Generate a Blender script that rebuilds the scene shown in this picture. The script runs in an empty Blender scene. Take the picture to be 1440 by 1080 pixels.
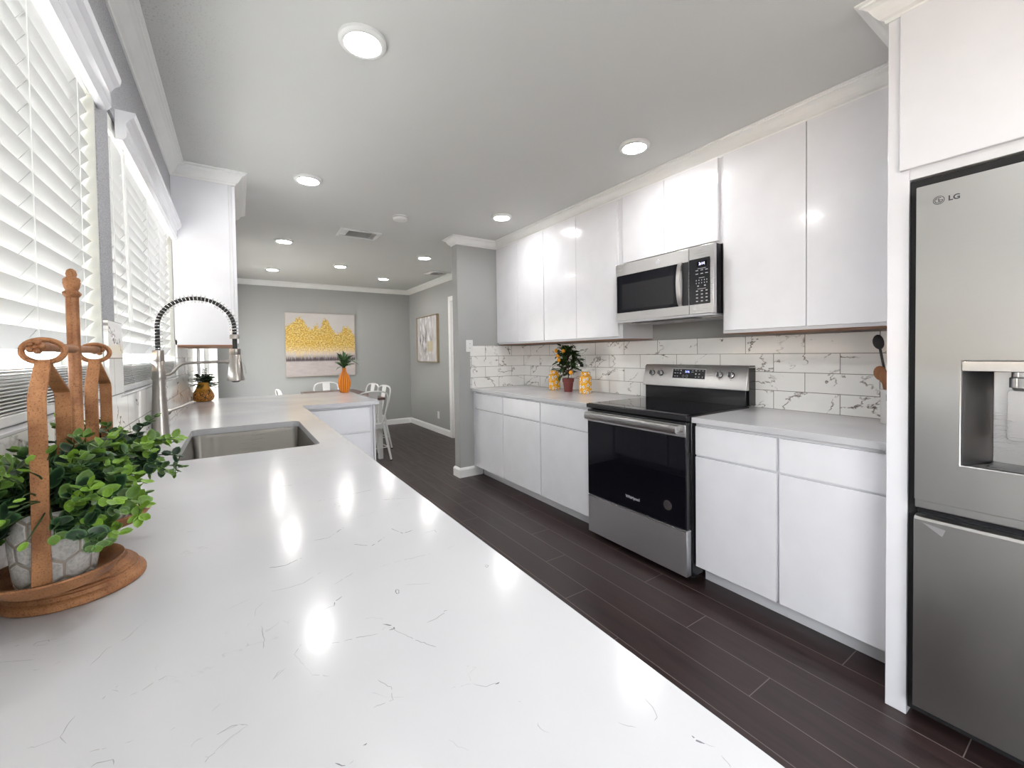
import bpy, bmesh, math, random
from mathutils import Vector, Matrix
PI = math.pi
SC = bpy.context.scene
COL = SC.collection
random.seed(7)

# ------------------------------------------------------------------ camera, world, exposure
CAM_R = ((0.835541433, -0.549235504, -0.014521536),
         (-0.024416639, -0.010714421, -0.999644451),
         (0.548884634, 0.835598924, -0.022362827))
F_PX, CY, H_CAM = 587.13, 510.24, 1.271
cam = bpy.data.objects.new('camera', bpy.data.cameras.new('camera'))
COL.objects.link(cam)
r, d, f = (Vector(v) for v in CAM_R)
m = Matrix.Identity(4)
for i in range(3):
    m[i][0], m[i][1], m[i][2] = r[i], -d[i], -f[i]
m[2][3] = H_CAM
cam.matrix_world = m
cam.data.sensor_fit = 'HORIZONTAL'
cam.data.sensor_width = 36.0
cam.data.lens = F_PX / 1440 * 36
cam.data.shift_y = -(540 - CY) / 1440
cam.data.clip_start = 0.02
SC.camera = cam

LAMP = 44.0          # radiance of the ceiling light diffusers
SKY = 5.2
SC.view_settings.view_transform = 'Standard'
SC.view_settings.look = 'None'
SC.view_settings.gamma = 1
SC.view_settings.exposure = 1.68
SC.view_settings.use_curve_mapping = False
w = bpy.data.worlds.new('sky')
SC.world = w
w.use_nodes = True
nt = w.node_tree
nt.nodes.clear()
bg = nt.nodes.new('ShaderNodeBackground')
bg.inputs[0].default_value = (0.93, 0.97, 1.0, 1)
bg.inputs[1].default_value = SKY
wo = nt.nodes.new('ShaderNodeOutputWorld')
nt.links.new(bg.outputs[0], wo.inputs[0])
SC.cycles.max_bounces = 10
SC.cycles.diffuse_bounces = 6
SC.cycles.glossy_bounces = 5
SC.cycles.transmission_bounces = 6
SC.cycles.caustics_reflective = False
SC.cycles.caustics_refractive = False
SC.cycles.sample_clamp_indirect = 8.0

# ------------------------------------------------------------------ materials
class NT:
    def __init__(s, name):
        s.m = bpy.data.materials.new(name)
        s.m.use_nodes = True
        s.t = s.m.node_tree
        s.b = s.t.nodes['Principled BSDF']
        s.out = s.t.nodes['Material Output']
    def n(s, typ, **kw):
        o = s.t.nodes.new('ShaderNode' + typ)
        for k, v in kw.items():
            setattr(o, k, v)
        return o
    def set(s, inp, v):
        if isinstance(v, bpy.types.NodeSocket):
            s.t.links.new(v, inp)
        elif v is not None:
            if isinstance(v, (tuple, list)) and len(v) == 3 and inp.type == 'RGBA':
                v = (*v, 1)
            inp.default_value = v
    def math(s, op, a, b=None, c=None, clamp=False):
        o = s.n('Math', operation=op, use_clamp=clamp)
        s.set(o.inputs[0], a); s.set(o.inputs[1], b); s.set(o.inputs[2], c)
        return o.outputs[0]
    def mix(s, fac, a, b, mode='MIX'):
        o = s.n('Mix', data_type='RGBA', blend_type=mode)
        s.set(o.inputs[0], fac); s.set(o.inputs[6], a); s.set(o.inputs[7], b)
        return o.outputs[2]
    def pos(s):
        g = s.n('NewGeometry'); x = s.n('SeparateXYZ')
        s.t.links.new(g.outputs['Position'], x.inputs[0])
        return x.outputs
    def obj(s):
        g = s.n('TexCoord'); return g.outputs['Object']
    def vec(s, x, y, z=0.0):
        o = s.n('CombineXYZ'); s.set(o.inputs[0], x); s.set(o.inputs[1], y); s.set(o.inputs[2], z)
        return o.outputs[0]
    def noise(s, v, scale, detail=2, rough=.5, dist=0, dim='3D'):
        o = s.n('TexNoise', noise_dimensions=dim)
        s.set(o.inputs['Vector'], v); o.inputs['Scale'].default_value = scale
        o.inputs['Detail'].default_value = detail; o.inputs['Roughness'].default_value = rough
        o.inputs['Distortion'].default_value = dist
        return o.outputs['Fac']
    def map(s, v, a, b, c=0., d_=1., smooth=False):
        o = s.n('MapRange', interpolation_type='SMOOTHSTEP' if smooth else 'LINEAR')
        s.set(o.inputs[0], v); s.set(o.inputs[1], a); s.set(o.inputs[2], b); s.set(o.inputs[3], c); s.set(o.inputs[4], d_)
        return o.outputs[0]
    def scale(s, v, x, y, z):
        o = s.n('VectorMath', operation='MULTIPLY'); s.set(o.inputs[0], v); o.inputs[1].default_value = (x, y, z)
        return o.outputs[0]
    def bump(s, h, strength=.3, dist=.001):
        o = s.n('Bump'); o.inputs['Strength'].default_value = strength; o.inputs['Distance'].default_value = dist
        s.set(o.inputs['Height'], h); s.set(s.b.inputs['Normal'], o.outputs[0])
    def base(s, col=None, rough=None, metal=None, **kw):
        s.set(s.b.inputs['Base Color'], col); s.set(s.b.inputs['Roughness'], rough); s.set(s.b.inputs['Metallic'], metal)
        for k, v in kw.items():
            s.set(s.b.inputs[k.replace('_', ' ')], v)
        return s.m

def rgb(r_, g_, b_):       # sRGB 0..255 to linear
    f_ = lambda c: ((c / 255 + .055) / 1.055) ** 2.4 if c > 10 else c / 255 / 12.92
    return (f_(r_), f_(g_), f_(b_))

def plain(name, col, rough=.5, metal=0., bump=0, bscale=200, **kw):
    t = NT(name)
    t.base(col, rough, metal, **kw)
    n_ = t.noise(t.obj(), 9, 2)
    c = t.mix(n_, tuple(x * .96 for x in col), tuple(min(1, x * 1.04) for x in col))
    t.set(t.b.inputs['Base Color'], c)
    if bump:
        t.bump(t.noise(t.obj(), bscale, 3), bump, .0006)
    return t.m

M = {}
M['cab'] = plain('white gloss laminate', (.85, .85, .885), .16, Coat_Weight=.3, Coat_Roughness=.05)
M['frame'] = plain('white cabinet paint', (.76, .76, .78), .4)
M['trim'] = plain('white trim paint', (.92, .92, .905), .38)
M['plas'] = plain('white plastic', (.8, .8, .79), .35)
M['cream'] = plain('cream vinyl', (.83, .83, .78), .4)
M['duct'] = plain('grey painted duct', (.30, .29, .27), .6)
M['jamb'] = plain('cream window jamb', (.56, .56, .52), .5)
M['black'] = plain('black enamel', (.012, .012, .014), .18)
M['blackp'] = plain('black plastic', (.018, .018, .02), .42)
M['dark'] = plain('dark shadow gap', (.012, .012, .013), .7)
M['glass'] = plain('black ceramic glass', (.004, .004, .007), .035, IOR=1.36)
M['chrome'] = plain('chrome', (.78, .78, .78), .12, 1.)
M['wht'] = plain('white chair paint', (.72, .72, .71), .3)
M['print'] = plain('pale printed marks', (.5, .5, .52), .5)
M['ink'] = plain('dark ink', (.05, .05, .055), .4)
M['rubber'] = plain('rubber', (.02, .02, .02), .6)
M['wood_under'] = plain('raw wood cabinet underside', rgb(150, 105, 75), .6)
M['soil'] = plain('dark moss', (.012, .014, .010), .9)
M['oil'] = plain('olive oil bottle', (.16, .13, .01), .15)
M['lemon'] = plain('lemon skin', rgb(245, 165, 20), .4)
M['stem'] = plain('green stem', (.03, .06, .015), .6)
M['bark'] = plain('brown bark', (.06, .03, .015), .8)
M['terra'] = plain('brick red clay pot', rgb(124, 62, 60), .6, bump=.3)
M['tablewood'] = plain('brown table wood', rgb(92, 66, 60), .3)
M['fence'] = plain('tan outside wall', rgb(205, 175, 140), .8)
M['ground'] = plain('pale concrete', (.55, .53, .5), .9)
M['leafd'] = None

def wall_paint(name, col, bump=.15, speck=False):
    t = NT(name)
    x, y, z = t.pos()
    p = t.n('NewGeometry').outputs['Position']
    n1 = t.noise(p, 1.3, 2)
    c = t.mix(n1, tuple(v * .97 for v in col), tuple(v * 1.03 for v in col))
    if speck:      # dark specks near the window wall crown
        sp = t.noise(p, 150, 1, .5)
        zone = t.noise(p, 5, 2, .6)
        near = t.map(x, -.25, .12, 1, 0, True)
        ny = t.map(y, .6, 2.0, 1, .35, True)
        fac = t.math('MULTIPLY', t.map(sp, .60, .66), t.math('MULTIPLY', near, ny))
        fac = t.math('MULTIPLY', fac, t.map(zone, .38, .50), clamp=True)
        c = t.mix(t.math('MULTIPLY', fac, .8), c, (.10, .09, .08))
    if bump > .5:
        gr = t.noise(p, 330, 2, .6)
        c = t.mix(t.map(gr, .42, .62, 0, .55), c, (.60, .60, .63))
        c = t.mix(t.map(gr, .42, .34, 0, .5), c, (.14, .14, .16))
    t.base(c, .75)
    t.bump(t.noise(p, 160, 3), bump, .0008)
    return t.m
M['wall'] = wall_paint('grey wall paint', (.40, .404, .396))
M['wallw'] = wall_paint('grey orange-peel wall paint', (.33, .33, .35), .9)
M['ceil'] = wall_paint('grey ceiling paint', (.66, .66, .645), .15, True)

def mk_quartz():
    t = NT('white veined quartz')
    p = t.n('NewGeometry').outputs['Position']
    q = t.scale(p, 1, 1.0, 1)
    n1 = t.noise(q, 3.2, 6, .62, .6)
    v1 = t.map(t.math('ABSOLUTE', t.math('SUBTRACT', n1, .5)), .0, .0045, 1, 0)
    m1 = t.map(t.noise(p, 6, 3, .6), .56, .66)
    m2 = t.map(t.noise(p, 45, 2, .6), .45, .6)
    fac = t.math('MULTIPLY', v1, t.math('MULTIPLY', m1, m2))
    cl = t.map(t.noise(p, 2.2, 3), .35, .75)
    c = t.mix(cl, (.58, .58, .605), (.66, .66, .675))
    c = t.mix(t.math('MULTIPLY', fac, .55), c, (.33, .33, .35))
    gr = t.map(t.noise(p, 700, 1), .68, .72)
    c = t.mix(t.math('MULTIPLY', gr, .25), c, (.6, .6, .6))
    return t.base(c, t.map(t.noise(p, 4, 2), .3, .7, .15, .20), 0., IOR=1.33)
M['quartz'] = mk_quartz()
M['vein'] = plain('grey quartz vein', (.22, .22, .24), .12)
M['vein2'] = plain('faint grey quartz vein', (.40, .40, .42), .12)

def mk_tile(name, axis, off, z0):
    t = NT(name)
    x, y, z = t.pos()
    u = t.math('SUBTRACT', x if axis == 0 else y, off)
    v = t.math('SUBTRACT', z, z0)
    br = t.n('TexBrick', offset=.5, offset_frequency=2)
    t.set(br.inputs['Vector'], t.vec(u, v))
    for k, val in (('Scale', 1.), ('Mortar Size', .0016), ('Mortar Smooth', .1), ('Bias', 0.), ('Brick Width', .333), ('Row Height', .111)):
        br.inputs[k].default_value = val
    br.inputs['Color1'].default_value = (0, 0, 0, 1); br.inputs['Color2'].default_value = (1, 1, 1, 1)
    br.inputs['Mortar'].default_value = (.5, .5, .5, 1)
    rnd = t.math('MULTIPLY', br.outputs['Color'], 31.7)
    pv = t.vec(t.math('ADD', t.math('MULTIPLY', u, 1.), rnd), t.math('ADD', t.math('MULTIPLY', u, .45), t.math('MULTIPLY', v, 1.5)), rnd)
    n1 = t.noise(pv, 2.4, 6, .55, .25)
    ve = t.map(t.math('ABSOLUTE', t.math('SUBTRACT', n1, .5)), .002, .0105, 1, 0)
    mk = t.map(t.noise(pv, 6, 2), .40, .52)
    mk2 = t.map(t.noise(t.vec(u, v, rnd), 70, 2), .30, .55)
    fac = t.math('MULTIPLY', ve, t.math('MULTIPLY', mk, mk2))
    soft = t.map(t.noise(pv, 5, 3), .5, .8, 0, .25)
    c = t.mix(soft, (.90, .895, .87), (.68, .67, .64))
    c = t.mix(t.math('MULTIPLY', fac, .95), c, (.15, .11, .09))
    c = t.mix(br.outputs['Fac'], c, (.16, .14, .12))
    t.base(c, t.mix(br.outputs['Fac'], (.07,) * 3, (.8,) * 3))
    wav = t.noise(t.vec(u, t.math('MULTIPLY', v, 2.), 0.), 9, 2)
    h = t.math('SUBTRACT', t.math('MULTIPLY', wav, .5), t.math('MULTIPLY', br.outputs['Fac'], 2.))
    t.bump(h, .35, .0016)
    return t.m
# vertical joints: even rows sit at .905+n*.333, the others half a tile off
M['tileR'] = mk_tile('marble look tile range wall', 1, .905 - .333 * 10 + .1665, .914 - .111 * 10)
M['tileP'] = mk_tile('marble look tile return wall', 0, 2.199 - .333 * 10, .914 - .111 * 10)
M['tileL'] = mk_tile('marble look tile window wall', 1, .2 - .333 * 10, 1.385 - .111 * 12)

def mk_floor():
    t = NT('dark hickory plank floor')
    x, y, z = t.pos()
    a = t.math('DIVIDE', t.math('SUBTRACT', x, 2.0), .1535)
    k = t.math('FLOOR', a)
    fx = t.math('SUBTRACT', a, k)
    b = t.math('DIVIDE', t.math('SUBTRACT', t.math('SUBTRACT', y, .66), t.math('MULTIPLY', k, .36)), 1.21)
    kb = t.math('FLOOR', b)
    fb = t.math('SUBTRACT', b, kb)
    ex = t.math('MULTIPLY', t.math('MINIMUM', fx, t.math('SUBTRACT', 1., fx)), .1535)
    ey = t.math('MULTIPLY', t.math('MINIMUM', fb, t.math('SUBTRACT', 1., fb)), 1.21)
    e = t.math('MINIMUM', ex, ey)
    seam_glint = t.map(e, .0010, .0022, 1, 0)
    wn = t.n('TexWhiteNoise', noise_dimensions='2D')
    t.set(wn.inputs['Vector'], t.vec(k, kb))
    rn = wn.outputs['Value']
    pv = t.vec(t.math('MULTIPLY', x, 14.), t.math('MULTIPLY', y, 1.1), t.math('MULTIPLY', rn, 40.))
    g = t.noise(pv, 2.0, 5, .6, .8)
    g2 = t.noise(t.vec(t.math('MULTIPLY', x, 60.), t.math('MULTIPLY', y, 3.), rn), 4, 3)
    c = t.mix(t.map(g, .3, .7), (.020, .0105, .011), (.062, .034, .034))
    c = t.mix(t.math('MULTIPLY', g2, .35), c, (.015, .011, .011))
    c = t.mix(t.map(rn, 0, 1, 0, .45), c, (.028, .021, .021))
    c = t.mix(t.math('MULTIPLY', seam_glint, .85), c, (.20, .165, .155))  # pale seam colour paints in the glint of the plank bevels
    t.base(c, t.map(g, .3, .7, .30, .44))
    h = t.math('ADD', t.math('MULTIPLY', g2, .5), t.map(e, 0., .002, 0, 1))
    t.bump(h, .35, .0008)
    return t.m
M['floor'] = mk_floor()

def mk_steel(name, col, rough, axis='Y', aniso=0.):
    t = NT(name)
    p = t.n('NewGeometry').outputs['Position']
    sc = (8, 8, 900) if axis == 'Y' else (700, 700, 6)
    n1 = t.noise(t.scale(p, *sc), 1., 2)
    c = t.mix(n1, tuple(v * .93 for v in col), col)
    blot = t.noise(p, 2.6, 3, .55)
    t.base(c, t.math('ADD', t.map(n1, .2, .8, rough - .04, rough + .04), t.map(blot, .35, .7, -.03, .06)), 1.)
    t.bump(n1, .05, .0003)
    return t.m
M['steel'] = mk_steel('brushed stainless steel', (.62, .61, .60), .30)
M['steelf'] = mk_steel('fridge stainless steel', (.47, .465, .45), .36)
M['steeld'] = mk_steel('dark stainless steel', (.68, .68, .70), .48)
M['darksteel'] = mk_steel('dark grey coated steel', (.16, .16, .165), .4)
M['nickel'] = mk_steel('brushed nickel', (.43, .40, .37), .30, 'Z')
M['sink'] = mk_steel('satin sink steel', (.235, .222, .205), .32, 'Y')

def mk_copper():
    t = NT('weathered copper brown metal')
    p = t.n('NewGeometry').outputs['Position']
    n1 = t.noise(p, 28, 4, .6)
    n2 = t.noise(p, 480, 3, .65)
    c = t.mix(t.map(n1, .35, .65), rgb(138, 90, 56), rgb(178, 126, 84))
    c = t.mix(t.map(n2, .52, .68, 0, .7), c, rgb(80, 46, 28))
    t.base(c, t.map(n1, .3, .7, .45, .6), .25)
    t.bump(n2, .35, .0008)
    return t.m
M['copper'] = mk_copper()

def mk_pot():
    t = NT('grey white hexagon relief pot')
    at = t.n('Attribute', attribute_name='cyl')       # angle*r, height
    s = t.n('SeparateXYZ'); t.t.links.new(at.outputs['Vector'], s.inputs[0])
    # hexagon tiling distance: two offset rectangular lattices
    sx, sy = .034, .040
    def hexd(ox, oy):
        X = t.math('PINGPONG', t.math('ADD', t.math('ADD', s.outputs[0], ox), 1.02), sx / 2)
        return X
    def lat(ox, oy):
        fx = t.math('SUBTRACT', t.math('FLOORED_MODULO', t.math('ADD', s.outputs[0], ox), sx), sx / 2)
        fy = t.math('SUBTRACT', t.math('FLOORED_MODULO', t.math('ADD', s.outputs[1], oy), sy * 1.5), sy * .75)
        ax, ay = t.math('ABSOLUTE', fx), t.math('ABSOLUTE', fy)
        d1 = t.math('SUBTRACT', sx / 2, ax)
        d2 = t.math('SUBTRACT', sx / 2, t.math('ADD', t.math('MULTIPLY', ax, .5), t.math('MULTIPLY', ay, .866)))
        return t.math('MINIMUM', d1, d2)
    dd = t.math('MAXIMUM', lat(0, 0), lat(sx / 2, sy * .75))
    p = t.n('NewGeometry').outputs['Position']
    nz = t.noise(p, 260, 3, .6)
    dd = t.math('ADD', dd, t.math('MULTIPLY', t.math('SUBTRACT', nz, .5), .0015))
    g = t.map(dd, .0010, .0022, 0, 1)
    e2 = t.map(dd, .0022, .0040, 1, 0)
    c = t.mix(t.map(nz, .4, .7), (.47, .45, .43), (.31, .29, .27))
    c = t.mix(t.math('MULTIPLY', e2, .5), c, (.70, .68, .66))
    c = t.mix(g, (.27, .23, .19), c)
    t.base(c, .6)
    t.bump(t.math('ADD', t.map(dd, .001, .0035), t.math('MULTIPLY', nz, .15)), .8, .003)
    return t.m
M['pot'] = mk_pot()

def mk_leaf(name, dark, lime, rim):
    t = NT(name)
    at = t.n('Attribute', attribute_name='tone')       # x: 0 dark..1 lime, y: rim
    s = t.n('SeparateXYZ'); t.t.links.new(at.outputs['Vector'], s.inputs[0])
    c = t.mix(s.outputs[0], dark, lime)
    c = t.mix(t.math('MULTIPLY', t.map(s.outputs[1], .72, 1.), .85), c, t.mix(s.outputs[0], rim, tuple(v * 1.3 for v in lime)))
    nz = t.noise(t.n('NewGeometry').outputs['Position'], 300, 2)
    c = t.mix(t.map(nz, .3, .8, 0, .3), c, dark)
    t.base(c, .42)
    return t.m
M['leaf'] = mk_leaf('green leaf with pale rim', (.011, .036, .015), (.21, .38, .035), (.12, .26, .10))
M['leafd'] = mk_leaf('dark green leaf', (.010, .028, .008), (.05, .11, .02), (.03, .07, .02))
M['grass'] = mk_leaf('spiky green leaf', (.012, .040, .012), (.12, .26, .07), (.05, .13, .05))

def mk_slat(nm='white blind slat', tf=.06):
    t = NT(nm)
    t.base((.70, .70, .69), .35)
    tr = t.n('BsdfTranslucent'); tr.inputs[0].default_value = (.86, .86, .84, 1)
    mx = t.n('MixShader'); mx.inputs[0].default_value = tf
    t.t.links.new(t.b.outputs[0], mx.inputs[1]); t.t.links.new(tr.outputs[0], mx.inputs[2])
    t.t.links.new(mx.outputs[0], t.out.inputs[0])
    return t.m
M['slat'] = mk_slat()
M['vane'] = mk_slat('sheer white blind vane', .72)

def mk_emit(name, col, s):
    t = NT(name); t.base((0, 0, 0), .5)
    t.set(t.b.inputs['Emission Color'], col); t.b.inputs['Emission Strength'].default_value = s
    return t.m
M['lamp'] = mk_emit('lit diffuser', (1., .985, .97), LAMP)
M['digit'] = mk_emit('blue clock digits', (.25, .28, 1.), 1.6)
M['digitw'] = mk_emit('pale clock digits', (.6, .62, 1.), 1.6)

def mk_winglass():
    t = NT('window glass')
    t.base((1, 1, 1), .0, 0, Transmission_Weight=1., IOR=1.0)
    g = t.n('BsdfTransparent'); gl = t.n('BsdfGlossy'); gl.inputs['Roughness'].default_value = .02
    lw = t.n('LayerWeight'); lw.inputs[0].default_value = .5
    mx = t.n('MixShader'); t.set(mx.inputs[0], t.math('MULTIPLY_ADD', t.math('POWER', lw.outputs['Facing'], 5.), .9, .04, clamp=True))
    t.t.links.new(g.outputs[0], mx.inputs[1]); t.t.links.new(gl.outputs[0], mx.inputs[2])
    t.t.links.new(mx.outputs[0], t.out.inputs[0])
    return t.m
M['winglass'] = mk_winglass()

def mk_gold(x0, x1, z0, z1):
    t = NT('gold tree painting')
    x, y, z = t.pos()
    u = t.map(x, x0, x1); v = t.map(z, z0, z1)
    p = t.vec(u, v)
    fc = t.n('FloatCurve')
    cv = fc.mapping.curves[0]
    pts = [(0, .80), (.08, .84), (.2, .93), (.3, .80), (.37, .76), (.42, .82), (.48, .77), (.55, .93), (.64, .80), (.70, .71), (.78, .70), (.84, .80), (.9, .79), (.96, .72), (1, .62)]
    cv.points[0].location = pts[0]; cv.points[1].location = pts[-1]
    for q in pts[1:-1]:
        cv.points.new(*q)
    fc.mapping.update()
    t.set(fc.inputs['Value'], u)
    nz = t.noise(p, 28, 4, .7)
    st = t.noise(t.scale(p, 60, 5, 1), 1., 3, .7)
    top = t.math('SUBTRACT', fc.outputs[0], t.math('ADD', v, t.math('MULTIPLY', t.math('SUBTRACT', nz, .5), .26)))
    bot = t.math('SUBTRACT', t.math('ADD', v, t.math('MULTIPLY', t.math('SUBTRACT', st, .5), .42)), .36)
    gold = t.math('MULTIPLY', t.map(top, -.01, .02), t.map(bot, -.03, .04))
    sky = t.mix(t.noise(p, 5, 3), (.50, .47, .46), (.62, .59, .57))
    low = t.mix(t.noise(t.scale(p, 3, 9, 1), 2, 4, .7), (.36, .31, .31), (.62, .56, .53))
    c = t.mix(t.map(v, .33, .37), low, sky)
    band = t.math('MULTIPLY', t.map(t.math('ADD', v, t.math('MULTIPLY', st, .02)), .235, .26), t.map(t.math('SUBTRACT', v, t.math('MULTIPLY', st, .16)), .25, .19))
    c = t.mix(t.math('MULTIPLY', band, .92), c, (.045, .03, .04))
    gc = t.mix(t.map(t.noise(p, 45, 3, .75), .38, .62), rgb(160, 120, 42), rgb(240, 212, 128))
    gc = t.mix(t.map(t.noise(p, 9, 3), .45, .65, 0, .5), gc, rgb(205, 160, 55))
    gc = t.mix(t.map(v, .5, .36, 0, .55), gc, (.75, .62, .45))
    c = t.mix(gold, c, gc)
    t.base(c, .6)
    t.bump(nz, .5, .002)
    return t.m
def mk_abs(y0, y1, z0, z1):
    t = NT('abstract grey painting')
    x, y, z = t.pos()
    u = t.map(y, y1, y0); v = t.map(z, z0, z1)
    p = t.vec(u, v)
    c = t.mix(t.map(t.noise(t.scale(p, 3, 1.2, 1), 2, 4, .6), .35, .7), (.44, .41, .40), (.66, .64, .64))
    du = t.math('ABSOLUTE', t.math('SUBTRACT', u, .42)); dv = t.math('ABSOLUTE', t.math('SUBTRACT', v, .48))
    core = t.map(t.math('ADD', t.math('MULTIPLY', du, 1.8), t.math('MULTIPLY', dv, 2.)), .35, .7, 1, 0)
    st = t.noise(t.scale(p, 9, 2.5, 1), 1.3, 3, .6)
    c = t.mix(t.math('MULTIPLY', core, t.map(st, .52, .58)), c, (.03, .03, .04))
    c = t.mix(t.math('MULTIPLY', t.map(du, .45, .2), t.map(st, .46, .40)), c, (.82, .82, .84))
    box = t.math('MULTIPLY', t.math('MULTIPLY', t.map(u, .53, .55), t.map(u, .8, .78)), t.math('MULTIPLY', t.map(v, .22, .24), t.map(v, .46, .44)))
    c = t.mix(t.math('MULTIPLY', box, .8), c, (.50, .42, .24))
    c = t.mix(t.map(t.noise(p, 60, 1), .74, .78, 0, .6), c, (.3, .12, .08))
    t.base(c, .6)
    return t.m
def mk_jar():
    t = NT('yellow jar with white blossoms')
    at = t.n('Attribute', attribute_name='cyl')
    s = t.n('SeparateXYZ'); t.t.links.new(at.outputs['Vector'], s.inputs[0])
    v = t.vec(s.outputs[0], t.math('MULTIPLY', s.outputs[1], .7), 0.)
    vo = t.n('TexVoronoi', voronoi_dimensions='2D'); t.set(vo.inputs['Vector'], v); vo.inputs['Scale'].default_value = 26
    vo.inputs['Randomness'].default_value = .5
    d_ = vo.outputs['Distance']
    vs = t.n('TexVoronoi', voronoi_dimensions='2D'); t.set(vs.inputs['Vector'], v); vs.inputs['Scale'].default_value = 70
    petal = t.map(d_, .23, .27, 1, 0)
    core = t.map(d_, .07, .10, 1, 0)
    dots = t.map(vs.outputs['Distance'], .22, .26, 1, 0)
    c = t.mix(t.math('MULTIPLY', dots, .5), rgb(238, 168, 12), (.85, .80, .6))
    c = t.mix(petal, c, (.86, .84, .78))
    c = t.mix(core, c, rgb(60, 62, 66))
    return t.base(c, .15)
M['jar'] = mk_jar()
def mk_pear():
    t = NT('ochre carved gourd')
    at = t.n('Attribute', attribute_name='cyl')
    s = t.n('SeparateXYZ'); t.t.links.new(at.outputs['Vector'], s.inputs[0])
    v = t.vec(s.outputs[0], s.outputs[1], 0.)
    nz = t.noise(v, 26, 1, .5, 2.4)
    sw = t.map(t.math('ABSOLUTE', t.math('SUBTRACT', t.math('FRACT', t.math('MULTIPLY', nz, 5.)),   .5)), .17, .24, 1, 0)
    low = t.map(s.outputs[1], .105, .09)
    c = t.mix(t.noise(v, 30, 3), rgb(205, 140, 30), rgb(225, 165, 60))
    c = t.mix(t.map(s.outputs[1], .09, .06, 0, .35), c, rgb(190, 105, 50))
    c = t.mix(t.math('MULTIPLY', sw, low), c, rgb(60, 30, 15))
    return t.base(c, .35)
M['pear'] = mk_pear()
def mk_vase():
    t = NT('orange glazed ceramic')
    at = t.n('Attribute', attribute_name='cyl')
    s = t.n('SeparateXYZ'); t.t.links.new(at.outputs['Vector'], s.inputs[0])
    c = t.mix(t.map(s.outputs[2], .0, 1.), rgb(196, 78, 8), rgb(242, 150, 20))
    return t.base(c, .14)
M['vase'] = mk_vase()
def mk_spoon():
    t = NT('brown wood utensil')
    n1 = t.noise(t.scale(t.obj(), 60, 60, 6), 1, 3)
    c = t.mix(n1, rgb(120, 72, 40), rgb(172, 118, 76))
    return t.base(c, .5)
M['spoon'] = mk_spoon()

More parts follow.
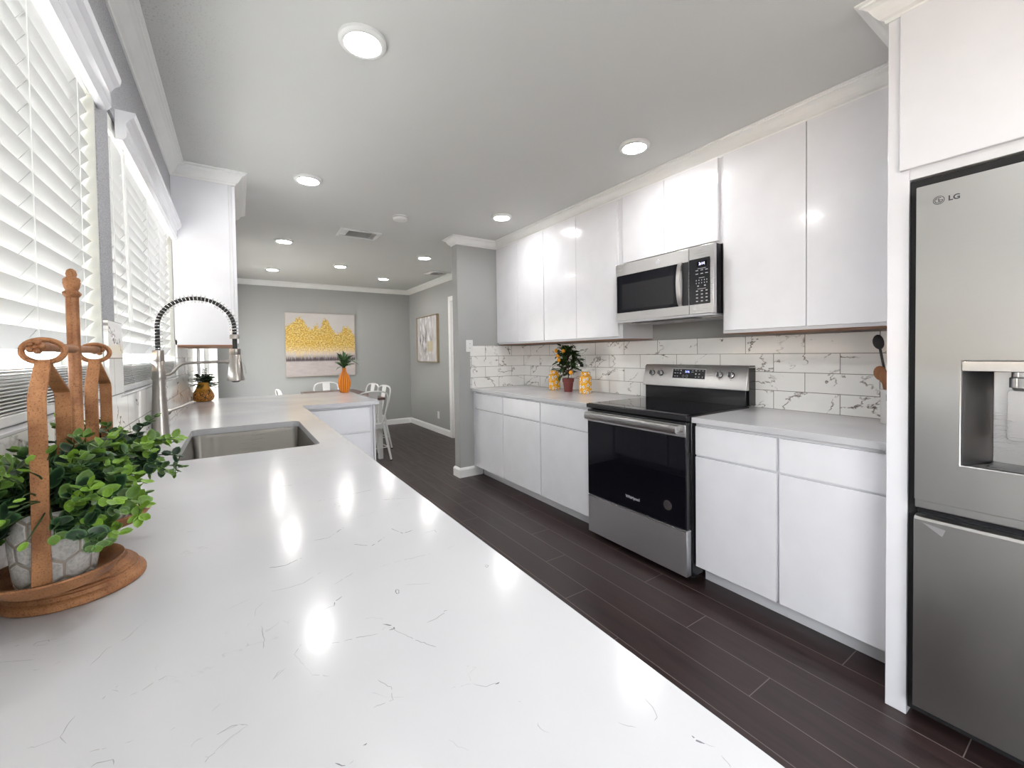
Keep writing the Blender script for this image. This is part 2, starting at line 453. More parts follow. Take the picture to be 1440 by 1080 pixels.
# ------------------------------------------------------------------ mesh builder
class MB:
    def __init__(s):
        s.v, s.f, s.mi, s.sm, s.at = [], [], [], [], {}
    def add(s, vs, fs, mi=0, smooth=False):
        o = len(s.v)
        s.v += [Vector(p) for p in vs]
        for q in fs:
            s.f.append([i + o for i in q]); s.mi.append(mi); s.sm.append(smooth)
        return o
    def box(s, x0, x1, y0, y1, z0, z1, mi=0, skip=''):
        vs = [(x, y, z) for x in (x0, x1) for y in (y0, y1) for z in (z0, z1)]
        fs = {'-x': (0, 1, 3, 2), '+x': (4, 6, 7, 5), '-y': (0, 4, 5, 1), '+y': (2, 3, 7, 6), '-z': (0, 2, 6, 4), '+z': (1, 5, 7, 3)}
        s.add(vs, [q for k, q in fs.items() if k not in skip.split()], mi)
        return s
    def prism(s, poly, axis, a0, a1, mi=0, smooth=False):
        n = len(poly)
        def P(p, a):
            return {'x': (a, p[0], p[1]), 'y': (p[0], a, p[1]), 'z': (p[0], p[1], a)}[axis]
        vs = [P(p, a0) for p in poly] + [P(p, a1) for p in poly]
        s.add(vs, [(i, (i + 1) % n, n + (i + 1) % n, n + i) for i in range(n)], mi, smooth)
        s.add(vs, [tuple(range(n))[::-1], tuple(range(n, 2 * n))], mi)
        return s
    def lathe(s, prof, c=(0, 0, 0), n=32, mi=0, smooth=True, ribs=None, cyl=False, M_=None):
        vs, fs, cy = [], [], []
        c = Vector(c)
        for j, (r_, z_) in enumerate(prof):
            for i in range(n):
                a = 2 * PI * i / n
                rr = r_
                rb = 1.
                if ribs:
                    rb = abs(math.sin(a * ribs[0] / 2)); rr = r_ * (1 - ribs[1] * (1 - rb))
                p = Vector((rr * math.cos(a), rr * math.sin(a), z_))
                if M_: p = M_ @ p
                vs.append(c + p); cy.append((a, r_, z_, rb))
        for j in range(len(prof) - 1):
            for i in range(n):
                k = (i + 1) % n
                fs.append((j * n + i, j * n + k, (j + 1) * n + k, (j + 1) * n + i))
        o = s.add(vs, fs, mi, smooth)
        if prof[0] == prof[-1]: return s
        if prof[0][0] > 1e-5: s.add([vs[i] for i in range(n)], [tuple(range(n))[::-1]], mi)
        if prof[-1][0] > 1e-5: s.add([vs[(len(prof) - 1) * n + i] for i in range(n)], [tuple(range(n))], mi)
        if cyl:
            R_ = max(q[0] for q in prof)
            for i, (a, r_, z_, rb) in enumerate(cy):
                s.at[o + i] = (a * R_, z_, rb)
        return s
    def tube(s, pts, r_, n=10, mi=0, cap=True, closed=False, flat=None):
        pts = [Vector(p) for p in pts]
        L = len(pts)
        rs = r_ if isinstance(r_, (list, tuple)) else [r_] * L
        vs, fs = [], []
        up = None
        for i, p in enumerate(pts):
            if closed: t = pts[(i + 1) % L] - pts[i - 1]
            else: t = pts[min(i + 1, L - 1)] - pts[max(i - 1, 0)]
            t.normalize()
            if up is None:
                up = Vector((0, 0, 1)) if abs(t.z) < .9 else Vector((1, 0, 0))
                if flat: up = Vector(flat)
            up = (up - t * up.dot(t)).normalized()
            sd = t.cross(up)
            for k in range(n):
                a = 2 * PI * k / n
                vs.append(p + (up * math.cos(a) + sd * math.sin(a)) * rs[i])
        for i in range(L if closed else L - 1):
            j = (i + 1) % L
            for k in range(n):
                q = (k + 1) % n
                fs.append((i * n + k, i * n + q, j * n + q, j * n + k))
        s.add(vs, fs, mi, True)
        if cap and not closed:
            s.add(vs[:n], [tuple(range(n))[::-1]], mi); s.add(vs[-n:], [tuple(range(n))], mi)
        return s
    def ell(s, c, rx, ry, rz, n=14, m_=8, mi=0, cyl=False):
        prof = [(math.sin(PI * j / m_), -math.cos(PI * j / m_)) for j in range(m_ + 1)]
        prof[0] = (1e-6, -1); prof[-1] = (1e-6, 1)
        return s.lathe(prof, c, n, mi, M_=Matrix.Diagonal((rx, ry, rz)))
    def band(s, pts, wdir, wid, th, mi=0):      # flat strap along pts
        pts = [Vector(p) for p in pts]; wdir = Vector(wdir).normalized(); L = len(pts)
        vs, fs = [], []
        for i, p in enumerate(pts):
            t = (pts[min(i + 1, L - 1)] - pts[max(i - 1, 0)]).normalized()
            nn = t.cross(wdir).normalized()
            ww = wid[i] if isinstance(wid, (list, tuple)) else wid
            for a, b in ((-1, -1), (1, -1), (1, 1), (-1, 1)):
                vs.append(p + wdir * (a * ww / 2) + nn * (b * th / 2))
        for i in range(L - 1):
            for k in range(4):
                q = (k + 1) % 4
                fs.append((i * 4 + k, i * 4 + q, i * 4 + 4 + q, i * 4 + 4 + k))
        fs += [(3, 2, 1, 0), tuple((L - 1) * 4 + k for k in range(4))]
        s.add(vs, fs, mi)
        return s
    def build(s, name, mats, parent=None, bev=0, seg=2, kind=None, tag=None):
        mats = mats if isinstance(mats, (list, tuple)) else [mats]
        vs = s.v
        org = Vector((0, 0, 0))
        if parent is not None:
            q = parent
            while q is not None:
                org += q.location; q = q.parent
            if parent.get('_rot'): org = Vector((0, 0, 0))
        else:
            lo = [min(p[i] for p in vs) for i in range(3)]; hi = [max(p[i] for p in vs) for i in range(3)]
            org = Vector(((lo[0] + hi[0]) / 2, (lo[1] + hi[1]) / 2, lo[2]))
        me = bpy.data.meshes.new(name)
        me.from_pydata([tuple(p - org) for p in vs], [], s.f)
        for mt in mats: me.materials.append(M[mt] if isinstance(mt, str) else mt)
        me.polygons.foreach_set('material_index', s.mi)
        me.polygons.foreach_set('use_smooth', s.sm)
        for nm in ('cyl', 'tone'):
            if s.at and ((nm == 'tone') == getattr(s, 'leafy', False)):
                a = me.attributes.new(nm, 'FLOAT_VECTOR', 'POINT')
                buf = [0.] * (3 * len(vs))
                for i, val in s.at.items(): buf[3 * i:3 * i + 3] = val
                a.data.foreach_set('vector', buf)
        bm = bmesh.new(); bm.from_mesh(me)
        if not getattr(s, 'leafy', False) and not s.at:
            bmesh.ops.remove_doubles(bm, verts=bm.verts, dist=1e-6)
        if not getattr(s, 'open', False):
            bmesh.ops.recalc_face_normals(bm, faces=bm.faces)
        bm.to_mesh(me); bm.free()
        o = bpy.data.objects.new(name, me)
        COL.objects.link(o)
        if parent is not None: o.parent = parent
        else: o.location = org
        if bev:
            b = o.modifiers.new('bevel', 'BEVEL'); b.width = bev; b.segments = seg; b.limit_method = 'ANGLE'; b.angle_limit = math.radians(40)
            b.harden_normals = False
            for p in me.polygons: p.use_smooth = True
            try: me.set_sharp_from_angle(angle=math.radians(35))
            except Exception: pass
        elif any(s.sm):
            try: me.set_sharp_from_angle(angle=math.radians(40))
            except Exception: pass
        if kind: o['kind'] = kind
        if tag: label(o, *tag)
        return o

def label(o, lab, cat, group=None):
    o['label'] = lab; o['category'] = cat
    if group: o['group'] = group
    return o
def thing(name, lab, cat, loc=(0, 0, 0), group=None, rz=0, rot=False):
    o = bpy.data.objects.new(name, None); COL.objects.link(o)
    o.location = loc; o.rotation_euler.z = rz; o.empty_display_size = .05
    if rot: o['_rot'] = 1
    return label(o, lab, cat, group)
def dup(root, loc=None, rz=None, lab=None, group=None):
    c = root.copy(); COL.objects.link(c)
    if loc is not None: c.location = loc
    if rz is not None: c.rotation_euler.z = rz
    if lab: c['label'] = lab
    if group: c['group'] = group
    for ch in list(root.children):
        k = ch.copy(); COL.objects.link(k); k.parent = c
        for g in ch.children:
            g2 = g.copy(); COL.objects.link(g2); g2.parent = k
    return c
def B(name, x0, x1, y0, y1, z0, z1, mat, parent=None, bev=0, kind=None, tag=None, seg=2):
    return MB().box(x0, x1, y0, y1, z0, z1).build(name, mat, parent, bev, seg, kind, tag)

def sweep(path, prof, closed=False, top=True):
    """moulding: path of (x,y) with the wall on the LEFT side of travel... prof = (out, z)"""
    n = len(path); mb = MB(); vs = []
    for i, p in enumerate(path):
        p = Vector(p)
        a = (p - Vector(path[i - 1])).normalized() if i > 0 else None
        b = (Vector(path[i + 1]) - p).normalized() if i < n - 1 else None
        if a is None: a = b
        if b is None: b = a
        na, nb = Vector((a.y, -a.x)), Vector((b.y, -b.x))     # right-hand side = into the room
        mt = (na + nb)
        mt = mt / max(mt.dot(na), 1e-6)
        for (o_, z_) in prof:
            q = p + mt * o_
            vs.append((q.x, q.y, z_))
    k = len(prof); fs = []
    for i in range(n - 1):
        for j in range(k):
            j2 = (j + 1) % k
            fs.append((i * k + j, i * k + j2, (i + 1) * k + j2, (i + 1) * k + j))
    fs += [tuple(range(k)), tuple((n - 1) * k + j for j in range(k))[::-1]]
    mb.add(vs, fs)
    return mb

def text(txt, size, loc, facing, mat, parent, name='lettering', depth=.0004, bold=0., align='CENTER', shear=0):
    """facing '-x': reads along -Y when looked at from -X"""
    cu = bpy.data.curves.new('txt', 'FONT'); cu.body = txt; cu.size = size; cu.extrude = depth
    cu.align_x = align; cu.align_y = 'CENTER'; cu.offset = bold; cu.shear = shear
    o = bpy.data.objects.new('txt', cu); COL.objects.link(o)
    bpy.context.view_layer.update()
    me = bpy.data.meshes.new_from_object(o.evaluated_get(bpy.context.evaluated_depsgraph_get()))
    bpy.data.objects.remove(o)
    # text x -> -Y, text y -> Z, normal -> -X
    R_ = Matrix(((0, 0, -1, 0), (-1, 0, 0, 0), (0, 1, 0, 0), (0, 0, 0, 1)))
    me.transform(R_)
    org = Vector((0, 0, 0)); q = parent
    while q is not None: org += q.location; q = q.parent
    me.transform(Matrix.Translation(Vector(loc) - org))
    me.materials.clear(); me.materials.append(M[mat])
    ob = bpy.data.objects.new(name, me); COL.objects.link(ob); ob.parent = parent
    return ob

# ------------------------------------------------------------------ setting
XL, XR, YB, YF, ZC = -.319, 2.71, 7.6, -2.4, 2.466
XD = XR
B('floor', XL - .12, XR + .12, YF - .12, YB + .12, -.05, 0, 'floor', kind='structure')
B('ceiling', XL - .12, XR + .12, YF - .12, YB + .12, ZC, ZC + .1, 'ceil', kind='structure')
B('wall_back', XL - .12, XR + .12, YB, YB + .12, 0, ZC, 'wall', kind='structure')
mb = MB(); mb.box(XL - .12, 1.5, YF - .12, YF, 0, ZC); mb.box(2.5, XR + .12, YF - .12, YF, 0, ZC); mb.box(1.5, 2.5, YF - .12, YF, 2.15, ZC)
mb.build('wall_front', 'wall', kind='structure')
B('wall_right', XR, XR + .12, YF, 5.78 - .9, 0, ZC, 'wall', kind='structure')
mb = MB(); mb.box(XR, XR + .12, 5.78, YB, 0, ZC); mb.box(XR, XR + .12, 4.88, 5.78, 2.08, ZC)
mb.build('wall_right', 'wall', kind='structure')
B('wall_partition', 1.888, XR, 3.872, 3.99, 0, ZC, 'wall', kind='structure', bev=.004)
W1 = (.14, 1.64); W2 = (1.775, 3.285); W3_ADDED = (-2.2, -.35, .55); WZ = (1.15, 2.06); GD = (4.95, 7.05)
mb = MB()
for y0, y1, z0, z1 in ((YF, W3_ADDED[0], 0, ZC), (W3_ADDED[0], W3_ADDED[1], 0, W3_ADDED[2]), (W3_ADDED[0], W3_ADDED[1], WZ[1], ZC), (W3_ADDED[1], W1[0], 0, ZC), (W1[0], W2[1], 0, WZ[0]), (W1[0], W2[1], WZ[1], ZC), (W1[1], W2[0], WZ[0], WZ[1]),
                       (W2[1], GD[0], 0, ZC), (GD[0], GD[1], 2.05, ZC), (GD[1], YB, 0, ZC)):
    mb.box(XL - .12, XL, y0, y1, z0, z1)
mb.build('wall_left', 'wallw', kind='structure')
# outside
B('ground', -9, 9, -10, YF - .13, -.3, -.02, 'ground', kind='structure')
B('ground', -9, XL - .13, YF - .13, 14, -.3, -.02, 'ground', kind='structure')
B('wall_outside', -4.2, -4.05, -8, 14, -.02, 1.42, 'fence', kind='structure')

CR = [(0, -.076), (.007, -.076), (.009, -.066), (.020, -.060), (.030, -.048), (.044, -.024), (.056, -.016), (.063, -.014), (.063, -.007), (.074, -.005), (.074, 0), (0, 0)]
CR = [(a, ZC + b - .0005) for a, b in CR]
# travel so that the room lies on the right-hand side
sweep([(XD, YB), (XD, 3.99), (1.888, 3.99), (1.888, 3.872), (2.372, 3.872), (2.372, .503), (1.905, .503), (1.905, -.56)], CR).build('trim_1', 'trim', kind='structure')
sweep([(XL, 4.13), (XL, YB), (XD, YB)], CR).build('trim_2', 'trim', kind='structure')
sweep([(XL, YF), (XL, 3.285), (.008, 3.285), (.008, 4.12), (XL, 4.12)], CR).build('trim_3', 'trim', kind='structure')
BS = [(0, 0), (.0155, 0), (.0155, .078), (.011, .088), (.006, .098), (0, .100)]
sweep([(XL, GD[1] + .1), (XL, YB), (XD, YB), (XD, 5.86)], BS).build('baseboard_back', 'trim', kind='structure')
sweep([(XR, 3.99), (1.888, 3.99), (1.888, 3.872), (2.145, 3.872)], BS).build('baseboard_partition', 'trim', kind='structure')
# door casing and door on the dining wall
mb = MB()
mb.box(XR - .018, XR, 5.78, 5.852, 0, 2.0748); mb.box(XR - .018, XR, 4.80, 4.88, 0, 2.0748); mb.box(XR - .018, XR, 4.80, 5.852, 2.075, 2.145)
mb.box(XR, XR + .12, 5.765, 5.78, 0, 2.08); mb.box(XR, XR + .12, 4.88, 4.895, 0, 2.08)
mb.build('trim_4', 'trim', bev=.003, kind='structure')
dr = B('door_1', XR + .04, XR + .08, 4.897, 5.763, .005, 2.07, 'trim', kind='structure', bev=.002)
for z0, z1 in ((.2, .95), (1.08, 1.95)):
    for y0, y1 in ((5.0, 5.28), (5.38, 5.66)):
        B('door_panel', XR + .034, XR + .0405, y0, y1, z0, z1, 'trim', dr, .004)
MB().ell((XR + .015, 5.69, .95), .02, .028, .028).build('door_handle', 'nickel', dr)

# glass patio door on the window wall, beyond the kitchen
gd = thing('door_2', 'x', 'x', (XL - .06, (GD[0] + GD[1]) / 2, 0)); del gd['label'], gd['category']; gd['kind'] = 'structure'
mb = MB()
mb.box(XL - .12, XL + .02, GD[0], GD[0] + .07, 0, 2.05); mb.box(XL - .12, XL + .02, GD[1] - .07, GD[1], 0, 2.05); mb.box(XL - .12, XL + .02, GD[0], GD[1], 1.98, 2.05)
mb.box(XL - .12, XL - .0, GD[0], GD[1], 0, .04)
mb.build('door_frame', 'trim', gd, .003)
for a, b, xo in ((GD[0] + .07, 6.03, -.045), (5.97, GD[1] - .07, -.09)):
    mb = MB()
    for y0, y1, z0, z1 in ((a, a + .06, .04, 1.98), (b - .06, b, .04, 1.98), (a, b, .04, .14), (a, b, 1.90, 1.98)):
        mb.box(XL + xo - .015, XL + xo + .015, y0, y1, z0, z1)
    fr = mb.build('sash', 'trim', gd, .002)
    B('pane', XL + xo - .002, XL + xo + .002, a + .06, b - .06, .14, 1.90, 'winglass', fr)

# glass patio door added behind the camera, unseen, to brighten the room
g3 = thing('added_door_3', 'x', 'x', (1.2, YF - .06, 0)); del g3['label'], g3['category']; g3['kind'] = 'structure'
mb = MB(); mb.box(1.5, 2.5, YF - .12, YF, 0, .04); mb.box(1.5, 1.56, YF - .12, YF + .02, .04, 2.15); mb.box(2.44, 2.5, YF - .12, YF + .02, .04, 2.15); mb.box(1.56, 2.44, YF - .12, YF + .02, 2.09, 2.15)
mb.build('door_frame', 'trim', g3, .003)
for a, b, yo in ((1.56, 2.03, -.04), (1.97, 2.44, -.08)):
    mb = MB()
    for x0, x1, z0, z1 in ((a, a + .06, .04, 2.09), (b - .06, b, .04, 2.09), (a + .06, b - .06, .04, .12), (a + .06, b - .06, 2.03, 2.09)):
        mb.box(x0, x1, YF + yo - .015, YF + yo + .015, z0, z1)
    sh = mb.build('sash', 'trim', g3, .002)
    B('pane', a + .06, b - .06, YF + yo - .002, YF + yo + .002, .12, 2.03, 'winglass', sh)
lp = bpy.data.lights.new('daylight portal', 'AREA'); lp.shape = 'RECTANGLE'; lp.size = .88; lp.size_y = 2.05; lp.cycles.is_portal = True
lo = bpy.data.objects.new('daylight_portal', lp); COL.objects.link(lo)
lo.matrix_world = Matrix.Translation((2.0, YF - .13, 1.06)) @ Matrix.Rotation(-PI / 2, 4, 'X')
lp = bpy.data.lights.new('daylight portal', 'AREA'); lp.shape = 'RECTANGLE'; lp.size = 2.0; lp.size_y = 2.1; lp.cycles.is_portal = True
lo = bpy.data.objects.new('daylight_portal', lp); COL.objects.link(lo)
lo.matrix_world = Matrix.Translation((XL - .125, 6.0, 1.02)) @ Matrix.Rotation(-PI / 2, 4, 'Y')

vb = thing('vertical_blind', 'closed white vertical blind hanging over the patio door beyond the gourd planter', 'blind', (XL + .07, 6.0, .03))
B('headrail', XL + .045, XL + .095, GD[0] - .04, GD[1] + .04, 2.06, 2.10, 'cream', vb, .002)
vs_ = None
for i in range(24):
    yy = GD[0] + .01 + i * .0905
    if vs_ is None:
        vs_ = MB().band([(XL + .07, yy, .03), (XL + .07, yy, 2.055)], (math.sin(.35), math.cos(.35), 0), .092, .0015).build('vane', 'vane', vb)
    else:
        c = vs_.copy(); COL.objects.link(c); c.location.y += i * .0905

# windows with their frames
def window(n, y0, y1, WZ=WZ):
    wn = thing('window_%d' % n, 'x', 'x', (XL - .1, (y0 + y1) / 2, WZ[0])); del wn['label'], wn['category']; wn['kind'] = 'structure'
    mb = MB(); t_ = .035
    xa, xb = XL - .115, XL - .085
    mb.box(xa, xb, y0, y0 + t_, *WZ); mb.box(xa, xb, y1 - t_, y1, *WZ); mb.box(xa, xb, y0, y1, WZ[0], WZ[0] + t_ + .03); mb.box(xa, xb, y0, y1, WZ[1] - t_, WZ[1])
    ym = (y0 + y1) / 2
    mb.box(xa, xb, ym - .02, ym + .02, *WZ)
    mb.build('window_frame', 'cream', wn, .002)
    B('pane', XL - .102, XL - .098, y0 + t_, y1 - t_, WZ[0] + .06, WZ[1] - t_, 'winglass', wn)
    for a_, b_ in ((y0, y0 + .003), (y1 - .003, y1)):
        B('jamb_liner', XL - .084, XL - .002, a_, b_, WZ[0] + .009, WZ[1] - .001, 'jamb', wn)
    B('window_sill', XL - .118, XL + .012, y0 + .0035, y1 - .0035, WZ[0], WZ[0] + .008, 'quartz', wn, .002)
    lp = bpy.data.lights.new('daylight portal', 'AREA'); lp.shape = 'RECTANGLE'; lp.size = WZ[1] - WZ[0]; lp.size_y = y1 - y0
    lp.cycles.is_portal = True
    lo = bpy.data.objects.new('daylight_portal', lp); COL.objects.link(lo)
    lo.matrix_world = Matrix.Translation((XL - .125, ym, (WZ[0] + WZ[1]) / 2)) @ Matrix.Rotation(-PI / 2, 4, 'Y')
    return wn
window(1, *W1); window(2, *W2); window(3, W3_ADDED[0], W3_ADDED[1], (W3_ADDED[2], WZ[1]))  # the third is added behind the camera, unseen, for more side light

# backsplash tiles: thin tiled claddings
B('wall_tile_range', XR - .009, XR, .503, 3.872, .9141, 1.358, 'tileR', kind='structure')
B('wall_tile_partition', 2.022, XR - .009, 3.863, 3.872, .9141, 1.358, 'tileP', kind='structure')
mb = MB()
mb.box(XL, XL + .010, -.3, W1[0], .9141, 1.385); mb.box(XL, XL + .010, W1[0], W2[1], .9141, WZ[0])
mb.box(XL, XL + .010, W1[1] + .0, W2[0] + .04, WZ[0], 1.385); mb.box(XL, XL + .010, W2[1], 4.72, .9141, 1.385)
mb.build('wall_tile_window', 'tileL', kind='structure')

# blinds
def blind(y0, y1, lab, wand_y):
    x = XL - .030
    bl = thing('window_blind', lab, 'blind', (x, (y0 + y1) / 2, WZ[0] + .01), 'white slatted blinds on the window wall')
    B('headrail', x - .026, x + .022, y0 + .006, y1 - .006, 2.012, 2.058, 'cream', bl, .002)
    ang = math.radians(56)
    hw, th = .025, .0014
    dx, dz = math.cos(ang) * hw, math.sin(ang) * hw
    mb = MB(); n_ = 6; vs = []
    for yy in (y0 + .01, y1 - .01):
        top, bot = [], []
        for i in range(n_ + 1):
            s_ = -1 + 2 * i / n_
            bow = .003 * (1 - s_ * s_)
            px = x + dx * s_ - math.sin(ang) * bow; pz = dz * s_ + math.cos(ang) * bow
            top.append((px - math.sin(ang) * th, yy, pz + math.cos(ang) * th)); bot.append((px + math.sin(ang) * th, yy, pz - math.cos(ang) * th))
        vs += top + bot[::-1]
    k = 2 * (n_ + 1)
    fs = [(i, (i + 1) % k, k + (i + 1) % k, k + i) for i in range(k)] + [tuple(range(k))[::-1], tuple(range(k, 2 * k))]
    mb.add(vs, fs, 0, True)
    base = mb.build('slat', 'slat', bl)
    zs = [1.314 + .0448 * i for i in range(16)]
    base.location.z += zs[0]
    for zz in zs[1:]:
        c = base.copy(); COL.objects.link(c); c.location.z = base.location.z + zz - zs[0]
    # gathered slats above the bottom rail
    st = None
    for i in range(13):
        q = WZ[0] + .030 + i * .0062
        if st is None:
            st = MB().box(x - .025, x + .025, y0 + .01, y1 - .01, q, q + .0028).build('gathered_slat', 'slat', bl, .001)
        else:
            c = st.copy(); COL.objects.link(c); c.location.z = st.location.z + i * .0062; c.location.x = .0012 * math.sin(i * 2.1)
    B('bottom_rail', x - .026, x + .026, y0 + .01, y1 - .01, WZ[0] + .010, WZ[0] + .029, 'slat', bl, .003)
    L_ = y1 - y0
    for fr_ in (.07, .20, .5, .72, .93):
        yy = y0 + L_ * fr_
        for xo, dy in ((dx + .004, 0), (-dx - .003, .0)):
            mb = MB(); mb.tube([(x + xo, yy + dy, 2.012), (x + xo, yy + dy, 1.27)], .0009, 5)
            mb.tube([(x + xo, yy, 1.27), (x + xo + .004, yy - .018, 1.255), (x + xo * .8, yy + .004, 1.238), (x + .0265, yy, WZ[0] + .03)] if xo > 0 else [(x + xo, yy, 1.27), (x + xo, yy, 1.22)], .0009, 5)
            for zz in zs:       # ladder rungs
                mb.tube([(x - dx, yy + .003, zz - dz - .003), (x + dx, yy + .003, zz + dz - .003)], .0007, 4)
            mb.build('ladder_cord', 'plas', bl)
    yw = wand_y
    MB().tube([(x + .033, yw, 2.03), (x + .034, yw, 1.98), (x + .040, yw + .004, 1.45), (x + .040, yw + .004, 1.40)], [.003, .0045, .0055, .0065], 8).build('tilt_wand', 'plas', bl)
    mb = MB(); mb.tube([(x + .033, yw, 2.02), (x + .03, yw, 2.03), (x + .02, yw, 2.03)], .003, 6); mb.build('wand_hook', 'plas', bl)
    return bl
blind(W1[0], W1[1], 'closed white slatted blind over the nearest window behind the potted greenery', .42)
blind(W2[0], W2[1], 'closed white slatted blind over the second window above the kitchen faucet', 1.955)
VP_ = [(XL + .0005, 1.995), (-.300, 1.995), (-.290, 2.008), (-.292, 2.05), (-.281, 2.066), (-.270, 2.075), (-.266, 2.092), (XL + .001, 2.092)]
for (a, b), lb in (((W1[0] - .04, 1.672), 'white moulded valance board above the nearest window blind'), ((1.868, 3.28), 'white moulded valance board above the second window blind beside the hanging cabinet')):
    MB().prism(VP_, 'y', a, b).build('blind_valance', 'cab', tag=(lb, 'valance', 'white valances over the window blinds'))

# ------------------------------------------------------------------ cabinets
def base_unit(y0, y1, lab, split=None, grp='white base cabinets along the range wall'):
    """white slab-front base cabinet facing -X"""
    t = thing('base_cabinet', lab, 'cabinet', (2.4, (y0 + y1) / 2, 0), grp)
    y0 += .0004; y1 -= .0004
    MB().box(2.070, XR - .001, y0, y1, .100, .884).build('body', 'frame', t)
    B('toe_kick', 2.150, 2.165, y0, y1, .0005, .0995, 'frame', t)
    e = .006
    B('drawer_front', 2.0505, 2.0695, y0 + e, y1 - e, .712, .866, 'cab', t, .0015)
    B('door', 2.0505, 2.0695, y0 + e, y1 - e, .104, .702, 'cab', t, .0015)
    return t
LW = 'white slab base cabinet with one drawer, '
base_unit(2.118, 2.715, LW + 'directly left of the range')
base_unit(2.715, 3.292, LW + 'middle of the three left of the range')
base_unit(3.292, 3.845, LW + 'next to the grey partition wall')
base_unit(.923, 1.340, LW + 'narrower one directly right of the range')
base_unit(.5045, .923, LW + 'between the range and the tall fridge panel')
B('filler_strip', 2.052, 2.07, 3.8455, 3.871, .1, .884, 'frame', tag=('thin white filler strip between base cabinet and grey partition wall', 'filler strip'))

def slab(outer, hole, z0, z1, name, lab, bev=.0025):
    bm = bmesh.new()
    def loop(pts):
        vs = [bm.verts.new((x, y, z1)) for x, y in pts]
        return [bm.edges.new((vs[i], vs[(i + 1) % len(vs)])) for i in range(len(vs))]
    es = loop(outer)
    if hole: es += loop(hole)
    r_ = bmesh.ops.triangle_fill(bm, use_beauty=True, use_dissolve=False, edges=es)
    fs = [g for g in r_['geom'] if isinstance(g, bmesh.types.BMFace)]
    ex = bmesh.ops.extrude_face_region(bm, geom=fs)
    for v in [g for g in ex['geom'] if isinstance(g, bmesh.types.BMVert)]: v.co.z = z0
    bmesh.ops.recalc_face_normals(bm, faces=bm.faces)
    mb = MB()
    bm.verts.index_update()
    mb.add([v.co.copy() for v in bm.verts], [[v.index for v in f_.verts] for f_ in bm.faces])
    bm.free()
    return mb
def rrect(x0, x1, y0, y1, r_, n=6):
    out = []
    for cx, cy, a0 in ((x1 - r_, y1 - r_, 0), (x0 + r_, y1 - r_, PI / 2), (x0 + r_, y0 + r_, PI), (x1 - r_, y0 + r_, 3 * PI / 2)):
        for i in range(n + 1):
            a = a0 + PI / 2 * i / n
            out.append((cx + r_ * math.cos(a), cy + r_ * math.sin(a)))
    return out
CT0, CT1 = .8845, .914
slab([(2.03, 2.114), (XR - .0095, 2.114), (XR - .0095, 3.8625), (2.03, 3.8625)], None, CT0, CT1, 'c', '').build('countertop', 'quartz', bev=.002, tag=('white quartz countertop left of the range holding the yellow jars', 'countertop'))
slab([(2.03, .504), (XR - .0095, .504), (XR - .0095, 1.343), (2.03, 1.343)], None, CT0, CT1, 'c', '').build('countertop', 'quartz', bev=.002, tag=('white quartz countertop between the range and the fridge panel', 'countertop'))
SX0, SX1, SY0, SY1 = -.197, .275, 1.842, 2.60
big = slab([(XL + .0105, -.34), (.382, -.34), (.382, 3.36), (.93, 3.34), (.93, 4.42), (XL + .0105, 4.50)], rrect(SX0, SX1, SY0, SY1, .035), CT0, CT1, 'c', '')
